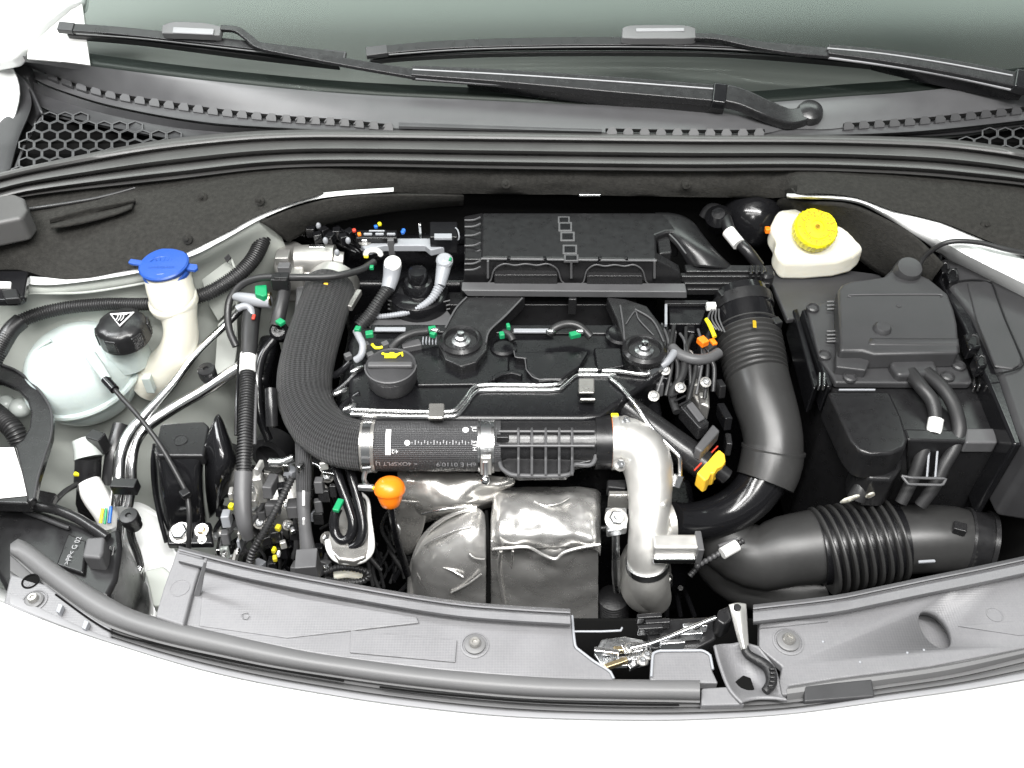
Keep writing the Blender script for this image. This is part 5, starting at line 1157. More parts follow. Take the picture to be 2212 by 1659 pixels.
# white taped lead at the turbo inlet
wl = thing('taped_lead', 'short corrugated lead with a white tape flag beside the turbo arm', 'cable', P(1540, 1210, -.16))
tube('lead', [(1490, 1244, -.14), (1510, 1222, -.13), (1536, 1206, -.125), (1570, 1188, -.12), (1606, 1168, -.115)], 7, 'rubber', wl, 10, ring=(.2, .004))
tube('tape_flag', [(1560, 1196, -.115), (1592, 1178, -.112)], 13, 'white_plastic', wl, 12)
tube('clip_bar', [(1552, 1180, -.115), (1592, 1164, -.112)], 4, 'mid_grey', wl, 8)
for k in range(6): ellipsoid('bead', P(1506 + k * 9, 1222 - k * 5, -.122), (.004, .004, .004), 'mid_grey', wl, n=10)
# ================================================================ FRONT PANEL
hp_ = -.020
fp = thing('slam_panel_cover', 'grey plastic front panel cover left of the bonnet latch', 'front panel', P(800, 1420, -.06))
UP = Line([(383, 1183, hp_), (440, 1198, hp_), (538, 1222, hp_), (743, 1262, hp_), (970, 1300, hp_), (1100, 1312, hp_), (1232, 1320, hp_)])
LO = Line([(300, 1316, hp_), (336, 1332, hp_), (420, 1358, hp_), (638, 1404, hp_), (743, 1422, hp_), (936, 1446, hp_), (1171, 1466, hp_), (1330, 1470, hp_)])
def polyline(L, xs): return [(x, L(x)[0]) for x in xs]
main = polyline(UP, (440, 500, 560, 640, 743, 850, 970, 1100, 1232)) + [(1238, 1365), (1242, 1398), (1319, 1449), (1328, 1472)] + polyline(LO, (1171, 936, 743, 638, 500, 400))
pan = prism('panel', main, hp_ - .008, .012, 'panel_plastic', fp, .002)
prism('end_section', [(383, 1183), (440, 1200), (412, 1290), (396, 1352), (334, 1332), (352, 1270)], hp_, .03, 'panel_plastic', fp, .003)
lathe('moulded_circle', P(389, 1270, hp_), [(.011, -.001), (.011, .0006), (.0102, .0006), (.010, .0002), (.0001, .0002)], 'panel_plastic', fp, n=30)
wall('end_wall', [(440, 1214), (446, 1216), (420, 1352), (400, 1346)], P(420, 1280, hp_).y, .006, 'panel_plastic', fp, .001)
loft('raised_lip', UP, down(UP, 34, hp_), [(-.14, -.02), (-.02, -.002), (.05, .003), (.14, .003), (.20, -.004), (.26, -.004), (.30, .008), (.36, .010), (.80, .010), (.88, .007), (.98, -.009)], 386, 1232, 50, 'panel_plastic', fp, smooth=40, cap=True)
prism('sloped_facet', [(430, 1352, hp_ - .007), (440, 1236, hp_ - .004), (640, 1290, hp_ - .004), (900, 1332, hp_ - .004), (905, 1345, hp_ - .005), (620, 1378, hp_ - .0065)], hp_, .006, 'panel_plastic', fp, .001)
prism('label_pad', [(758, 1361), (987, 1382), (983, 1430), (755, 1409)], hp_ - .0055, .004, 'grey_plastic' if False else 'panel_plastic', fp, .0006)
tube('panel_edge', [(1236, 1330, hp_ - .006), (1239, 1368, hp_ - .006), (1243, 1398, hp_ - .006), (1282, 1428, hp_ - .006), (1318, 1450, hp_ - .006), (1326, 1466, hp_ - .006)], 3, 'fitting_grey', fp, 8, straight=True)
tube('moulded_mark', [(530 + 9 * math.cos(a), 1330 + 7 * math.sin(a), hp_ - .004) for a in [k * .6 for k in range(10)]], 1.2, 'panel_plastic', fp, 6)
def trim_screw(x, y, h, parent, r=.0115):
    lathe('screw_recess', P(x, y, h), [(r * 1.35, -.002), (r * 1.35, .0012), (r * 1.2, .0016), (r * 1.15, .0002), (r * .9, .0002)], 'panel_plastic', parent, n=32)
    lathe('screw_washer', P(x, y, h), [(r, .000), (r, .003), (r * .8, .0042), (r * .5, .004)], 'seal_front', parent, n=28)
    lathe('trim_screw', P(x, y, h), [(r * .55, .003), (r * .55, .0075), (r * .45, .009), (r * .25, .009), (r * .2, .007), (.0001, .007)], 'dark_steel', parent, n=16)
trim_screw(1026, 1394, hp_ - .008, fp)
fp2 = thing('slam_panel_cover', 'grey plastic front panel cover right of the bonnet latch with an oval hole', 'front panel', P(1950, 1400, -.06))
UP2 = Line([(1627, 1311, hp_), (1805, 1290, hp_), (1906, 1270, hp_), (2006, 1249, hp_), (2110, 1228, hp_), (2212, 1206, hp_), (2330, 1180, hp_), (2480, 1146, hp_)])
LO2 = Line([(1640, 1490, hp_), (1704, 1482, hp_), (1805, 1466, hp_), (2006, 1440, hp_), (2212, 1400, hp_), (2330, 1372, hp_)])
main2 = polyline(UP2, (1640, 1805, 1906, 2006, 2110, 2212, 2460)) + polyline(LO2, (2460, 2212, 2006, 1805, 1704)) + [(1704, 1500), (1676, 1502), (1690, 1440), (1640, 1400)]
p2 = prism('panel', main2, hp_ - .008, .012, 'panel_plastic', fp2, .002)
hole = [(2021 + 36 * math.cos(t) + 8 * math.sin(t), 1358 + 41 * math.sin(t) + 12 * math.cos(t)) for t in [2 * math.pi * k / 32 for k in range(32)]]
ct = prism('cutter', hole, hp_ - .0075, .06, 'panel_plastic', None, 0)
carve(p2, [ct])
prism('lower_tray', [(1960, 1310), (2090, 1300), (2090, 1420), (1960, 1430)], hp_ - .040, .004, 'panel_plastic', fp2, .001)
loft('raised_lip', UP2, down(UP2, 40, hp_), [(-.12, -.02), (-.02, -.002), (.05, .003), (.12, .003), (.18, -.004), (.23, -.004), (.27, .009), (.33, .011), (.78, .011), (.88, .007), (.98, -.009)], 1627, 2460, 46, 'panel_plastic', fp2, smooth=40, cap=True)
prism('sloped_facet', [(1640, 1356, hp_ - .004), (1720, 1340, hp_ - .004), (1790, 1342, hp_ - .0055), (1700, 1352, hp_ - .0065)], hp_, .005, 'panel_plastic', fp2, .0006)
prism('sloped_facet', [(2070, 1352, hp_ - .006), (2320, 1330, hp_ - .004), (2320, 1370, hp_ - .006), (2200, 1372, hp_ - .0068)], hp_, .005, 'panel_plastic', fp2, .0006)
trim_screw(1702, 1386, hp_ - .008, fp2, .0125)
lathe('moulded_circle', P(2148, 1328, hp_ - .008), [(.009, -.001), (.009, .0008), (.0082, .0008), (.008, .0002), (.0001, .0002)], 'panel_plastic', fp2, n=30)
for x, y in ((1778, 1386), (1996, 1404), (1960, 1410), (1858, 1430)): ellipsoid('moulded_pip', P(x, y, hp_ - .008), (.0015, .0015, .001), 'fitting_grey', fp2, n=10)
# centre piece between latch and lever
fc = thing('latch_surround', 'grey plastic latch surround between the two front panels', 'latch surround', P(1480, 1440, -.06))
prism('plate', [(1404, 1470), (1408, 1412), (1420, 1406), (1520, 1404), (1534, 1412), (1540, 1450), (1552, 1476), (1440, 1474)], hp_ - .006, .014, 'panel_plastic', fc, .002)
prism('step', [(1515, 1486), (1580, 1482), (1610, 1522), (1515, 1524)], hp_ - .004, .012, 'panel_plastic', fc, .002)
tube('plate_edge', [(1407, 1462, hp_ - .004), (1410, 1412, hp_ - .004), (1422, 1406, hp_ - .004), (1518, 1405, hp_ - .004), (1534, 1414, hp_ - .004), (1540, 1446, hp_ - .004)], 3, 'fitting_grey', fc, 8, straight=True)
patch('lever_well', [
 [(1540, 1396, -.022), (1556, 1392, -.030), (1580, 1390, -.034), (1604, 1386, -.030), (1640, 1396, -.024)],
 [(1552, 1440, -.022), (1572, 1440, -.040), (1600, 1440, -.046), (1630, 1436, -.042), (1676, 1444, -.026)],
 [(1572, 1490, -.022), (1592, 1486, -.040), (1620, 1486, -.046), (1650, 1490, -.042), (1690, 1500, -.026)],
 [(1600, 1522, -.022), (1616, 1516, -.026), (1640, 1512, -.028), (1670, 1512, -.026), (1700, 1516, -.022)],
], 'panel_plastic', fc, 5, 5, thick=.003)
prism('well_opening', [(1588, 1472), (1606, 1458), (1622, 1464), (1630, 1488), (1616, 1490), (1600, 1484)], -.036, .006, 'void', fc, .001)
# ---------------------------------------------------------------- bonnet latch and lever
lt = thing('bonnet_latch', 'zinc bonnet latch mechanism in the gap of the front panel', 'bonnet latch', P(1330, 1420, -.10))
prism('latch_plate', [(1282, 1412), (1300, 1380), (1350, 1374), (1400, 1384), (1404, 1432), (1380, 1438), (1300, 1440)], -.055, .006, 'zinc_steel', lt, .002)
prism('latch_jaw', [(1296, 1404), (1310, 1384), (1340, 1380), (1362, 1392), (1350, 1408), (1316, 1410)], -.045, .006, 'zinc_steel', lt, .002)
prism('latch_jaw', [(1340, 1392), (1374, 1384), (1396, 1394), (1390, 1406), (1350, 1410)], -.040, .005, 'bright_aluminium', lt, .0015)
for k, (x, y, m_) in enumerate(((1310, 1408, 'bright_aluminium'), (1352, 1404, 'gold_steel'), (1360, 1424, 'zinc_steel'), (1390, 1420, 'bright_aluminium'), (1330, 1434, 'gold_steel'), (1380, 1432, 'bright_aluminium'))):
    box('latch_tab', P(x, y, -.042 - .003 * (k % 3)), (.028, .006, .008), m_, lt, rz=-8 + 7 * k)
    if k % 2: bolt(P(x + 8, y - 4, -.038), .004, lt)
tube('release_rod', [(1362, 1400, -.030), (1400, 1392, -.028), (1450, 1374, -.026), (1546, 1334, -.020)], 5, 'bright_aluminium', lt, 10, straight=True)
tube('wire_edge', [(1240, 1364, -.026), (1300, 1364, -.026), (1342, 1362, -.026), (1344, 1356, -.026)], 2.4, 'fitting_grey', lt, 8, straight=True)
prism('latch_bracket', [(1392, 1340), (1540, 1330), (1548, 1380), (1500, 1404), (1406, 1402), (1398, 1370)], -.045, .02, 'black_plastic', lt, .003)
for x, y in ((1402, 1336), (1420, 1348), (1404, 1360), (1490, 1372), (1500, 1356), (1452, 1392)): box('bracket_tab', P(x, y, -.034), (.028, .006, .014), 'satin_plastic' if x < 1450 else 'zinc_steel', lt, rz=4)
lv = thing('release_lever', 'pale metal lever with a dark hooked foot set in the front panel', 'lever', P(1600, 1420, -.05))
patch('lever_arm', [
 [(1574, 1306, -.012), (1592, 1302, -.008), (1612, 1304, -.012)],
 [(1580, 1330, -.014), (1598, 1330, -.008), (1614, 1330, -.014)],
 [(1590, 1370, -.016), (1602, 1370, -.010), (1616, 1370, -.016)],
 [(1600, 1402, -.020), (1608, 1402, -.014), (1618, 1400, -.020)],
], 'cast_aluminium', lv, 5, 5, thick=.006)
tube('lever_foot', [(1606, 1392, -.020), (1614, 1412, -.022), (1632, 1424, -.022), (1652, 1436, -.022), (1664, 1452, -.022), (1666, 1476, -.024), (1652, 1494, -.026)], [9, 10, 11, 12, 13, 12, 9], 'dark_metal', lv, 12)
for k in range(5): box('foot_tooth', P(1668 + 1.5 * k - k * k * .6, 1446 + 9 * k, -.014), (.006, .004, .006), 'satin_plastic', lv)
prism('lever_pivot', [(1552, 1316), (1576, 1306), (1584, 1336), (1564, 1350), (1548, 1340)], -.018, .03, 'black_plastic', lv, .003)
lathe('white_bush', P(1592, 1314, -.008), [(.004, 0), (.004, .003), (.0001, .003)], 'dark_metal', lv, n=14)
# ---------------------------------------------------------------- front rubber seal and trim strips
fs_ = thing('front_seal', 'grey rubber seal strip following the front edge of the bay', 'rubber seal', P(800, 1470, -.05))
SU = Line([(20, 1176, -.045), (44, 1164, -.045), (134, 1226, -.034), (269, 1308, -.027), (336, 1332, -.024), (638, 1402, -.022), (743, 1419, -.022), (936, 1444, -.022), (1171, 1462, -.022), (1326, 1467, -.022), (1512, 1468, -.022)])
SL = Line([(20, 1196, -.045), (60, 1232, -.042), (101, 1267, -.036), (235, 1355, -.029), (524, 1429, -.026), (743, 1466, -.026), (936, 1491, -.026), (1138, 1509, -.026), (1300, 1514, -.026), (1467, 1517, -.026), (1512, 1518, -.026)])
loft('seal_bulb', SU, SL, [(0, -.016), (.02, -.004), (.12, .004), (.35, .010), (.6, .0085), (.8, .003), (.88, -.003), (.92, .0), (1.0, -.001), (1.02, -.014)], 22, 1512, 90, 'panel_seal' if 'panel_seal' in M else 'seal_front', fs_, smooth=60, cap=True)
TR = Line([(20, 1210, -.045), (101, 1276, -.040), (235, 1362, -.036), (524, 1437, -.034), (743, 1474, -.034), (936, 1499, -.034), (1138, 1517, -.034), (1300, 1524, -.034), (1512, 1526, -.034), (1704, 1519, -.034), (1906, 1486, -.034), (2060, 1462, -.034), (2212, 1424, -.034), (2330, 1392, -.034)])
loft('trim_strip', Line([(q[0], q[1] - 12, q[2] - .006) for q in TR.p]), EDGE, [(0, 0), (.1, .003), (.3, .003), (.35, -.004), (.42, -.004), (.46, .003), (.58, .003), (.62, -.004), (.70, -.004)], 22, 2480, 128, 'seal_front', fs_, smooth=45)
loft('trim_strip', LO2, Line([(q[0], q[1] + 4, q[2]) for q in TR.p]), [(-.2, -.012), (.05, -.010), (.15, -.004), (.4, -.002), (.8, -.006), (.9, -.010), (1, -.012)], 1700, 2460, 46, 'seal_front', fs_, smooth=45)
loft('outer_lip', Line([(q[0], q[1] - 12, q[2] - .006) for q in TR.p]), EDGE, [(.68, -.008), (.70, .002), (.76, .006), (.95, .006), (1.0, .003), (1.0, -.012)], 22, 2480, 128, 'trim_light', fs_, smooth=45)
prism('recess_panel', [(1738, 1480), (1884, 1466), (1890, 1504), (1738, 1516)], -.026, .01, 'grey_plastic', fs_, .002)
lt_ = tube('slit_line', [(120, 1284, -.030), (235, 1362, -.027), (350, 1394, -.026), (524, 1433, -.024), (743, 1471, -.024)], 2.2, 'void', fs_, 6)
tube('slit_line', [(820, 1484, -.024), (936, 1498, -.024), (1138, 1515, -.024), (1300, 1521, -.024), (1467, 1523, -.024)], 2.2, 'void', fs_, 6)
cbk = thing('corner_bracket', 'grey plastic corner bracket with a screw at the end of the front seal', 'bracket', P(80, 1310, -.06))
prism('bracket_plate', [(22, 1238), (100, 1262), (150, 1300), (240, 1352), (240, 1384), (112, 1345), (6, 1304)], -.031, .012, 'panel_plastic', cbk, .003)
trim_screw(75, 1298, -.031, cbk, .0105)
lathe('bracket_hole', P(66, 1256, -.031), [(.010, 0), (.010, .001), (.008, .001), (.008, -.003), (.0001, -.003)], 'void', cbk, n=20)
for x, y in ((126, 1308), (182, 1344)): prism('hook', [(x, y - 6), (x + 10, y - 2), (x + 2, y + 16), (x - 6, y + 12)], -.022, .008, 'fitting_grey', cbk, .001)
# ================================================================ REAR LEFT OF THE ENGINE
thb = thing('throttle_body', 'cast aluminium valve housing with a round motor behind the braided hose', 'valve housing', P(665, 620, -.05))
box('casting', P(660, 600, .0), (.075, .055, .06), 'dull_aluminium', thb, bevel=.008)
tube('motor_drum', [(640, 562, .036), (700, 560, .036), (724, 560, .036)], [32, 32, 31], 'dull_aluminium', thb, 30)
tube('drum_step', [(722, 562, .036), (742, 564, .034)], 20, 'dull_aluminium', thb, 24)
prism('end_flange', [(596, 540), (610, 520), (640, 518), (660, 530), (655, 596), (600, 598), (590, 570)], .040, .03, 'dull_aluminium', thb, .005, 3)
box('flange_lug', P(612, 556, .05), (.02, .022, .014), 'dull_aluminium', thb)
box('flange_lug', P(615, 580, .044), (.018, .014, .014), 'mid_grey', thb)
box('drum_cap', P(685, 534, .056), (.024, .008, .006), 'bright_aluminium', thb)
prism('lower_casting', [(640, 606), (670, 606), (660, 680), (635, 670)], .02, .04, 'mid_grey', thb, .004)
for k in range(3): tube('adapter_ring', [P(716 + math.cos(a) * (50 + k * 5), 640 - math.sin(a) * (30 + k * 5), .008 - k * .004) for a in [math.pi * q / 10 for q in range(0, 8)]], 3.5, 'zinc_steel', thb, 8)
tube('adapter_neck', [(715, 628, .006), (722, 606, .008)], 56, 'dull_aluminium', thb, 32)
box('adapter_bolt', P(766, 648, .01), (.008, .04, .01), 'dull_aluminium', thb, rz=-15)
fh = thing('fuel_hose', 'thin black hose looping over the cast valve housing', 'hose', P(640, 620, .0))
tube('hose_line', [(510, 748, -.02), (496, 715, -.005), (492, 680, .01), (498, 644, .025), (524, 614, .04), (566, 600, .052), (642, 599, .058), (716, 597, .056), (776, 584, .05), (808, 566, .045)], 8, 'rubber', fh, 14)
box('hose_clip', P(610, 602, .058), (.020, .014, .014), 'black_plastic', fh)
ec = thing('elbow_fitting', 'grey elbow fitting with a green clip and a gold ring', 'fitting', P(545, 650, .01))
tube('elbow_tube', [(506, 640, .026), (530, 644, .028), (560, 650, .028), (584, 652, .028)], [9, 12, 14, 14], 'fitting_grey', ec, 16)
prism('green_clip', [(550, 616), (576, 614), (577, 636), (568, 640), (550, 634)], .044, .014, 'green_plastic', ec, .002)
tube('gold_ring', [(576, 646, .03), (585, 646, .03)], 15, 'gold_steel', ec, 16)
tube('curved_neck', [(512, 668, .02), (524, 662, .022), (540, 664, .02), (546, 690, .01)], 8, 'fitting_grey', ec, 12)
h2 = thing('coolant_hose', 'short dark hose with a green clip dropping beside the braided hose', 'hose', P(610, 700, -.03))
tube('hose_line', [(614, 612, .04), (612, 640, .034), (604, 676, .022), (598, 702, .01)], [14, 14, 15, 16], 'rubber', h2, 18)
box('green_clip', P(606, 696, .022), (.012, .010, .006), 'green_plastic', h2, rz=-40)
box('hose_saddle', P(606, 610, .052), (.024, .014, .02), 'black_plastic', h2)
lathe('end_plug', P(604, 716, .0), [(.014, -.01), (.014, .004), (.010, .008), (.006, .008), (.006, .002), (.0001, .002)], 'gloss_plastic', h2, (0, -.5, .8), 22)
def fuel_line(label, pts, radii, caps, tip):
    t = thing('fuel_line', label, 'fuel line', P(pts[-1][0], pts[-1][1], pts[-1][2] - .02))
    tube('quick_connector', pts[:3], radii[:3], 'fitting_grey', t, 18)
    tube('line', pts[2:], radii[2:], 'rubber' if tip == 'white_plastic' else 'fitting_grey', t, 14, ring=(.12, .004))
    lathe('connector_cap', P(pts[0][0], pts[0][1] - 4, pts[0][2] + .006), [(.0125, -.006), (.0125, .0), (.010, .003), (.0001, .004)], tip if tip == 'white_plastic' else 'fitting_grey', t, (0, -.4, .9), 20)
    if tip != 'white_plastic': tube('release_ring', [P(pts[0][0] + 13 * math.cos(a), pts[0][1] - 6 - 9 * math.sin(a), pts[0][2] + .008) for a in [.25 * k - .4 for k in range(12)]], 3.4, tip, t, 8)
    return t
fuel_line('grey fuel connector with a white top and dark corrugated line', [(848, 572, .050), (845, 598, .036), (838, 624, .026), (820, 648, .016), (800, 680, .0), (776, 706, -.01)], [20, 18, 15, 13, 15, 15], 0, 'white_plastic')
fuel_line('grey fuel connector with a green top and pale curved line', [(960, 566, .050), (956, 590, .040), (950, 618, .030), (930, 648, .016), (890, 672, .004), (840, 682, -.004), (800, 684, -.01)], [17, 15, 12, 9, 7, 6, 6], 0, 'green_plastic')
ff = thing('fuel_filter', 'black round fuel filter housing with a stepped knob', 'fuel filter', P(905, 660, -.04))
lathe('canister', P(905, 640, .0), [(.046, -.06), (.046, .0), (.043, .008), (.036, .012), (.028, .013)], 'gloss_plastic', ff, n=40)
lathe('knob', P(905, 624, .012), [(.024, 0), (.023, .012), (.020, .016), (.015, .017), (.015, .03), (.013, .034), (.0001, .035)], 'gloss_plastic', ff, n=32)
for k in range(3): tube('canister_rib', [P(905 + math.cos(a) * 76, 642 + k * 9 - math.sin(a) * 14, .006 - k * .008) for a in [math.pi + .5 + .215 * q for q in range(11)]], 1.8, 'mid_grey', ff, 6)
prism('grey_shelf', [(790, 690), (960, 660), (990, 700), (960, 716), (800, 712)], -.012, .02, 'mid_grey', ff, .003)
lm = thing('wiring_rail', 'metal wiring rail with coloured plugs at the back of the engine', 'wiring rail', P(870, 540, .01))
prism('rail', [(778, 526), (812, 518), (826, 514), (930, 514), (966, 520), (966, 532), (930, 540), (918, 530), (830, 530), (790, 540)], .060, .012, 'fitting_grey', lm, .002)
box('rail_post', P(846, 532, .054), (.010, .012, .03), 'mid_grey', lm); bolt(P(953, 522, .060), .007, lm); bolt(P(789, 522, .060), .007, lm)
box('rail_stub', P(908, 500, .066), (.005, .005, .028), 'bright_aluminium', lm)
tube('white_cap', [P(806 + math.cos(a) * 16, 550 - math.sin(a) * 10, .056) for a in [math.pi * k / 8 for k in range(9)]], 6, 'white_plastic', lm, 10)
box('green_dot', P(803, 578, .052), (.006, .007, .006), 'green_plastic', lm); box('yellow_dot', P(791, 555, .054), (.007, .004, .004), 'yellow_paint', lm)
prism('plug_block', rect(768, 496, 858, 514), .070, .02, 'engine_black', lm, .002)
for x0, x1 in ((784, 806), (808, 832), (834, 856)): box('plug_lid', P((x0 + x1) / 2, 506, .072), (.013, .004, .004), 'fitting_grey', lm)
box('plug_lid', P(814, 499, .074), (.024, .003, .003), 'fitting_grey', lm)
for x, y, m_ in ((765, 498, 'red_plastic'), (776, 506, 'orange_plastic'), (812, 490, 'blue_wire'), (820, 484, 'yellow_plastic'), (870, 502, 'blue_wire'), (872, 498, 'blue_wire')): box('coloured_plug', P(x, y, .076), (.0055, .006, .005), m_, lm, rz=20)
prism('relay_box', rect(928, 478, 988, 512), .078, .03, 'gloss_plastic', lm, .002); prism('relay_label', rect(938, 504, 976, 514), .080, .004, 'fitting_grey', lm, .0006)
tube('relay_hoop', [(984, 492, .08), (990, 500, .08), (990, 518, .07), (968, 520, .066)], 1.6, 'fitting_grey', lm, 6)
for k in range(5): tube('loose_wire', [(600 + k * 30, 470 + (k * 7) % 11, .05), (650 + k * 22, 496 + (k * 5) % 9, .056), (700 + k * 20, 512 - (k * 3) % 12, .05), (770 + k * 9, 546, .035)], 4, 'gloss_plastic', lm, 8)
for k in range(7): box('dark_plug', P(672 + k * 14, 500 + (k * 13) % 24, .062), (.013, .012, .016), 'gloss_plastic', lm, rz=k * 23)
for x, y in ((688, 488), (703, 520), (752, 520), (728, 546)): ellipsoid('bright_pin', P(x, y, .07), (.004, .004, .006), 'fitting_grey', lm, n=12)
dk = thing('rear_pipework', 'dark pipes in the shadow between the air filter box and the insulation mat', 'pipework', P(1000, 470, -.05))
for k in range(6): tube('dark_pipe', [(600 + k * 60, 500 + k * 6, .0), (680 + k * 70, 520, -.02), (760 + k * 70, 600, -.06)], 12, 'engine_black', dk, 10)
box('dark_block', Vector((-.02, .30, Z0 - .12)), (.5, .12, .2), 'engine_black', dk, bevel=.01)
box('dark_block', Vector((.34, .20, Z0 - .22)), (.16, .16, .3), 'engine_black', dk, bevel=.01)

# ---------------------------------------------------------------- injector leak-off hoses along the head
lk = thing('leak_off_hoses', 'small looped rubber hoses with green clips along the engine top', 'hose', P(1050, 720, .0))
for pts in ([(770, 716, .024), (776, 728, .026), (784, 746, .024), (780, 768, .016), (768, 778, .01)], ):
    tube('grey_elbow', pts, 8, 'fitting_grey', lk, 12)
tube('loop', [(846, 752, .012), (866, 732, .022), (892, 720, .024), (920, 716, .022), (948, 714, .02)], 9, 'rubber', lk, 12)
tube('loop', [(1088, 718, .022), (1100, 722, .024), (1108, 736, .02)], 8, 'rubber', lk, 12)
tube('loop', [(1186, 724, .018), (1200, 708, .026), (1226, 700, .028), (1252, 706, .026), (1276, 728, .018)], 9, 'rubber', lk, 12)
for x, y, s_ in ((773, 712, 14), (798, 722, 18), (934, 712, 18), (936, 722, 14), (1084, 724, 12), (1098, 706, 9), (1242, 723, 26)):
    box('green_clip', P(x, y, .030), (s_ * .0006, .009, .008), 'green_plastic', lk, rz=(x * 7) % 50 - 25)
for x, y in ((1190, 716), (1254, 716), (940, 714)): ellipsoid('steel_tip', P(x, y, .034), (.007, .004, .004), 'bright_aluminium', lk, n=14)
prism('grey_block', [(864, 738), (906, 730), (912, 744), (870, 752)], .014, .012, 'mid_grey', lk, .002)
for k in range(5): box('block_fin', P(914 + k * 7, 736, .018), (.002, .012, .006), 'fitting_grey', lk)
tube('yellow_lead', [(804, 744, .018), (812, 752, .018), (826, 750, .018)], 3.5, 'yellow_plastic', lk, 8)
for x, y in ((832, 745), (790, 746), (800, 768), (752, 770)): box('lead_plug', P(x, y, .012), (.010, .009, .009), 'mid_grey', lk, rz=30)
for pts in ([(760, 780, .0), (740, 800, -.01), (722, 812, -.02)], [(770, 806, .0), (748, 830, -.01), (720, 852, -.02)], [(778, 850, .0), (752, 868, -.01), (736, 886, -.02)]):
    tube('lead', pts, 8, 'gloss_plastic', lk, 10)
for x, y in ((772, 798), (736, 846), (756, 880)): ellipsoid('steel_tip', P(x, y, .006), (.012, .004, .004), 'bright_aluminium', lk, (0, 0, 35), n=14)

# ================================================================ FRONT LEFT OF THE ENGINE
c1 = thing('wiring_conduit', 'upright corrugated conduit with a white tape band left of the braided hose', 'conduit', P(530, 1100, -.16))
tube('upper_sleeve', [(546, 660, .012), (541, 700, .004), (539, 740, -.004), (537, 770, -.010)], [19, 19, 18, 17], 'rubber', c1, 18)
tube('white_band', [(537, 766, -.010), (535, 806, -.018)], 18, 'white_plastic', c1, 18)
tube('corrugated_tube', [(535, 804, -.018), (532, 880, -.034), (529, 960, -.052), (526, 1024, -.070)], 17, 'rubber', c1, 20, ring=(.2, .0042))
tube('taped_end', [(526, 1020, -.070), (524, 1080, -.088), (528, 1130, -.108), (536, 1160, -.13)], [19, 19, 17, 13], 'mid_grey', c1, 18)
box('orange_mark', P(548, 685, .018), (.005, .010, .004), 'red_plastic', c1)
tube('guide_rail', [(516, 780, -.02), (512, 860, -.035), (510, 940, -.055)], 4, 'gloss_plastic', c1, 8)
tube('guide_rail', [(556, 790, -.02), (552, 870, -.035), (550, 960, -.055)], 4, 'mid_grey', c1, 8)
c2 = thing('sleeved_loom', 'woven grey loom sleeve hanging below the bend of the braided hose', 'cable loom', P(660, 1200, -.2))
tube('woven_part', [(650, 950, -.060), (654, 985, -.068), (656, 1030, -.082), (656, 1062, -.094)], [13, 16, 17, 16], 'woven_sleeve', c2, 18)
tube('taped_part', [(656, 1060, -.094), (656, 1100, -.108), (660, 1150, -.13), (666, 1200, -.155), (668, 1240, -.18)], [16, 14, 14, 18, 22], 'mid_grey', c2, 18)
for y0, y1 in ((1060, 1092), (1120, 1132)): tube('white_stripe', [(656, y0, -.080), (656, y1, -.091)], 3, 'ink_white', c2, 6)
box('loom_plug', P(666, 1224, -.150), (.028, .03, .04), 'mid_grey', c2, rz=5)
c3 = thing('thin_conduit', 'slim ribbed conduit slanting down between the two looms', 'conduit', P(590, 1180, -.18))
tube('conduit_tube', [(632, 1030, -.082), (612, 1070, -.096), (594, 1105, -.108), (572, 1146, -.125), (548, 1188, -.145), (536, 1230, -.17)], 9, 'rubber', c3, 14, ring=(.22, .0045))
uh = thing('heater_hoses', 'pair of dark hoses forming a U over a white edged bracket', 'hose', P(755, 1180, -.2))
tube('hose', [(722, 996, -.070), (734, 1040, -.080), (752, 1090, -.095), (762, 1130, -.108), (756, 1160, -.120), (738, 1168, -.124), (724, 1150, -.12), (722, 1120, -.108), (730, 1098, -.10)], 11, 'gloss_plastic', uh, 16)
tube('hose', [(752, 1000, -.070), (766, 1050, -.082), (778, 1100, -.098), (784, 1140, -.112), (776, 1172, -.124), (758, 1184, -.13)], 11, 'gloss_plastic', uh, 16)
prism('bracket_dish', [(716, 1120), (740, 1080), (778, 1068), (796, 1084), (802, 1130), (803, 1180), (790, 1204), (764, 1212), (730, 1208), (712, 1190), (706, 1170)], -.125, .015, 'dark_steel', uh, .004)
tube('bracket_rim', [(776, 1064, -.105), (794, 1080, -.108), (798, 1120, -.115), (802, 1180, -.128), (788, 1204, -.132), (762, 1211, -.134), (730, 1206, -.134), (714, 1188, -.13), (708, 1168, -.128)], [4, 4, 5, 8, 9, 10, 10, 9, 7], 'white_plastic', uh, 12)
box('green_tag', P(731, 1092, -.088), (.009, .020, .006), 'green_plastic', uh, rz=-15)
# alternator, plugs and leads in the dark gap
al = thing('alternator', 'silver alternator body behind the upright conduit', 'alternator', P(570, 1180, -.3))
lathe('casing', PY(560, 1085, -.02), [(.05, .0), (.055, -.02), (.055, -.06), (.05, -.07)], 'cast_aluminium', al, (-1, 0, 0), 32)
box('bright_bracket', P(562, 1050, -.10), (.012, .02, .05), 'cast_aluminium', al, rz=10)
box('bright_bracket', P(556, 1035, -.10), (.018, .018, .04), 'bright_aluminium', al, rz=-10)
tube('silver_pipe', [(582, 998, -.075), (612, 998, -.075), (636, 990, -.07)], 10, 'bright_aluminium', al, 14)
prism('steel_bracket', [(672, 984), (694, 984), (702, 1004), (722, 1012), (722, 1024), (696, 1020), (688, 1006), (674, 1000)], -.070, .006, 'bright_aluminium', al, .001)
pg = thing('wiring_harness', 'engine wiring harness with dark plugs and yellow clips low beside the engine', 'wiring harness', P(600, 1230, -.3))
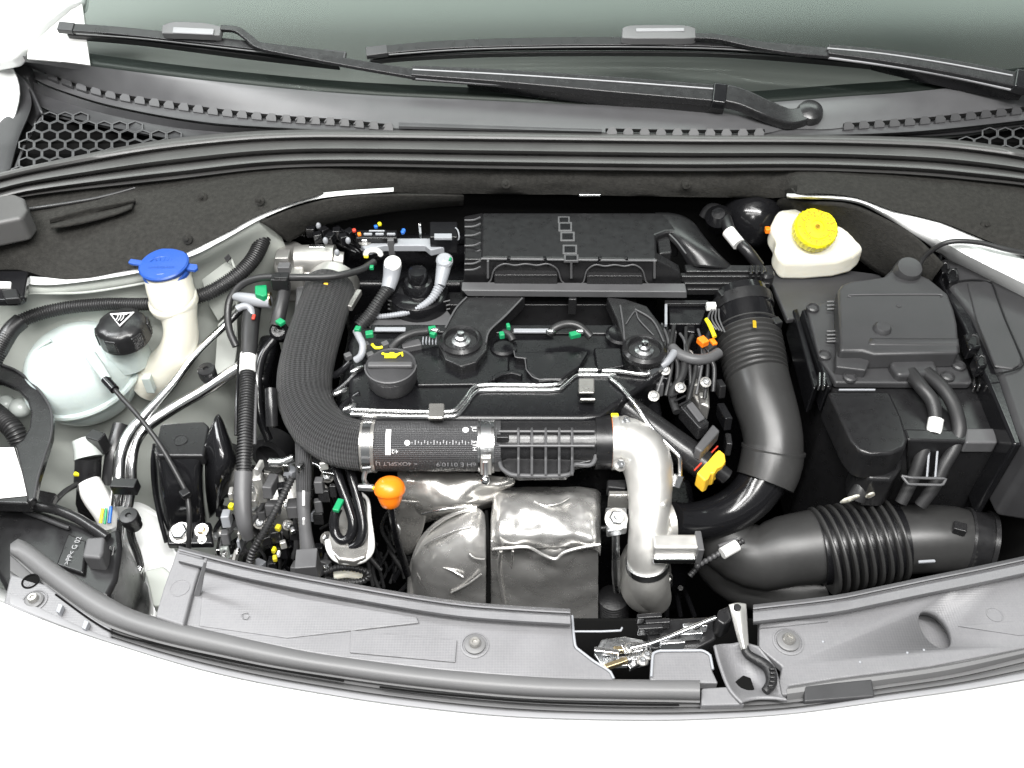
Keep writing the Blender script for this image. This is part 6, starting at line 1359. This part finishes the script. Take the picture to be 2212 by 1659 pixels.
specs = [(585, 1050, 22, 60, 'mid_grey', -5), (590, 1098, 32, 26, 'mid_grey', 0), (634, 1098, 26, 40, 'mid_grey', 3), (690, 1048, 20, 26, 'mid_grey', 0), (700, 1070, 26, 14, 'satin_plastic', 0), (688, 1092, 18, 18, 'mid_grey', 8), (720, 1060, 16, 12, 'satin_plastic', 0), (688, 1120, 24, 10, 'satin_plastic', 0), (490, 1120, 20, 34, 'fitting_grey', 5), (488, 1160, 18, 24, 'mid_grey', 5), (486, 1192, 18, 18, 'clear_plastic', 0), (520, 1170, 8, 40, 'fitting_grey', 0), (545, 1215, 10, 50, 'mid_grey', 12), (596, 1155, 22, 30, 'satin_plastic', 15), (610, 1190, 26, 24, 'gloss_plastic', 0), (640, 1230, 20, 30, 'mid_grey', -8), (590, 1220, 20, 34, 'gloss_plastic', 8), (700, 1222, 34, 16, 'mid_grey', -20), (690, 1190, 20, 22, 'gloss_plastic', 0), (610, 1060, 18, 30, 'gloss_plastic', 12), (636, 1150, 20, 24, 'dark_metal', 0), (480, 1230, 16, 30, 'gloss_plastic', 0), (570, 1250, 20, 24, 'satin_plastic', 0)]
for x, y, w_, h_, m_, a_ in specs:
    h = -.09 - (y - 1040) * .0007; box('plug', P(x, y, h), (w_ * .0006, h_ * .00055, .02), m_, pg, rz=a_, rx=-15, bevel=.002)
for x, y, l_, m_ in ((500, 1094, 14, 'yellow_plastic'), (601, 1140, 14, 'yellow_paint'), (592, 1188, 10, 'yellow_plastic'), (594, 1206, 12, 'yellow_paint'), (602, 1196, 8, 'white_plastic'), (690, 1224, 8, 'yellow_paint'), (632, 1146, 14, 'zinc_steel'), (706, 1226, 16, 'zinc_steel'), (486, 1196, 12, 'bright_aluminium'), (514, 1190, 10, 'bright_aluminium')):
    h = -.075 - (y - 1040) * .0007; box('bright_clip', P(x, y, h), (l_ * .0005, .008, .008), m_, pg, rz=(x * 13) % 60 - 30)
random.seed(11)
for k in range(26):
    x = random.uniform(470, 730); y = random.uniform(1060, 1200); h = -.11 - (y - 1040) * .0008
    pts = [(x, y, h)]
    for j in range(3): x += random.uniform(-35, 35); y += random.uniform(22, 48); pts.append((x, y, h - .03 * (j + 1)))
    tube('lead', pts, random.uniform(3, 7), random.choice(['rubber', 'gloss_plastic', 'mid_grey', 'rubber']), pg, 8)
for x, y, w_, h_, a_ in ((474, 1180, 10, 46, 8), (508, 1206, 8, 40, 4), (520, 1150, 7, 30, 0), (560, 1010, 10, 34, -8), (618, 1010, 14, 10, 0), (548, 1080, 16, 30, 4), (612, 1176, 14, 12, 20), (650, 1010, 8, 22, -20), (700, 1006, 18, 8, 12), (724, 1204, 10, 14, 30), (500, 1066, 10, 26, 6)):
    h = -.08 - (y - 1040) * .0007; box('metal_bracket', P(x, y, h), (w_ * .0006, h_ * .0006, .012), 'bright_aluminium' if x % 4 else 'cast_aluminium', al, rz=a_, rx=-12, bevel=.0015)
tube('coiled_lead', [(700, 1236, -.18), (730, 1226, -.18), (770, 1228, -.18), (796, 1240, -.19), (780, 1256, -.2), (730, 1258, -.2), (700, 1250, -.19)], 8, 'rubber', pg, 10, ring=(.2, .005))
tube('pale_pipe', [(722, 1244, -.20), (750, 1240, -.20), (780, 1246, -.21)], 9, 'milk_plastic', pg, 10)
rd = thing('ribbed_cylinder', 'small ribbed dark cylinder deep between the foil shield and the turbo', 'cylinder', P(1322, 1360, -.4))
tube('barrel', [(1325, 1290, -.27), (1325, 1340, -.33), (1325, 1400, -.4)], 34, 'dark_metal', rd, 20, ring=(.1, .006))
for k in range(6): tube('lead', [(1360 + k * 22, 1230 + k * 8, -.25), (1380 + k * 20, 1280, -.3), (1350 + k * 30, 1330, -.34)], 6, 'gloss_plastic', rd, 8)

# ---------------------------------------------------------------- small hardware in the gap between engine and intake hose
iw = thing('injector_wiring', 'tangle of grey leads, plugs and fasteners between the engine and the intake hose', 'wiring', P(1480, 820, -.08))
for x, y, w_, h_, m_, a_ in ((1462, 706, 26, 20, 'satin_plastic', 10), (1490, 724, 22, 26, 'gloss_plastic', -12), (1452, 728, 18, 16, 'mid_grey', 0), (1476, 800, 20, 34, 'satin_plastic', 18), (1506, 800, 22, 22, 'mid_grey', 0), (1440, 826, 24, 20, 'gloss_plastic', -8), (1424, 840, 18, 16, 'mid_grey', 12), (1400, 836, 22, 14, 'satin_plastic', 5), (1452, 846, 16, 20, 'zinc_steel', 20), (1500, 838, 18, 26, 'dull_aluminium', 8), (1516, 866, 16, 20, 'dull_aluminium', 0), (1398, 822, 12, 10, 'zinc_steel', 30), (1564, 900, 18, 60, 'gloss_plastic', 8), (1572, 960, 14, 40, 'satin_plastic', -6), (1556, 840, 16, 30, 'black_plastic', 12)):
    box('plug', P(x, y, -.012 - max(0, y - 800) * .0003), (w_ * .0006, h_ * .0006, .022), m_, iw, rz=a_, rx=-10, bevel=.002)
for k in range(9):
    x = 1430 + k * 13; tube('lead', [(x, 700 + (k * 17) % 30, .0), (x + 14 - (k * 11) % 30, 742 + (k * 7) % 20, .006), (x + 8, 790, .0), (x - 10 + (k * 5) % 24, 846 + (k * 9) % 24, -.02)], 3.2 + (k % 3), 'rubber' if k % 3 else 'mid_grey', iw, 8)
for x, y in ((1436, 800), (1470, 838), (1412, 856), (1524, 826), (1486, 766)): bolt(P(x, y, -.002), .005, iw, (0, -.4, .9))
# leads and fasteners in the dark gap beside the dipstick and above the bay floor
random.seed(23)
for k in range(22):
    x = random.uniform(800, 890); y = random.uniform(1100, 1200); h = -.17 - (y - 1100) * .0008
    tube('lead', [(x, y, h), (x + random.uniform(-20, 20), y + 40, h - .03), (x + random.uniform(-30, 30), y + 90, h - .06)], random.uniform(3, 7), random.choice(['rubber', 'gloss_plastic', 'satin_plastic']), pg, 8)
for k in range(34):
    x = random.uniform(470, 720); y = random.uniform(1020, 1235); h = -.10 - (y - 1020) * .0007
    if random.random() < .35: bolt(P(x, y, h), random.uniform(.004, .007), pg, (random.uniform(-.4, .4), -.6, .7))
    else: box('plug', P(x, y, h), (random.uniform(.006, .016), random.uniform(.006, .02), .014), random.choice(['satin_plastic', 'gloss_plastic', 'mid_grey', 'dull_aluminium', 'zinc_steel', 'fitting_grey']), pg, rz=random.uniform(-40, 40), rx=-20, bevel=.0015)
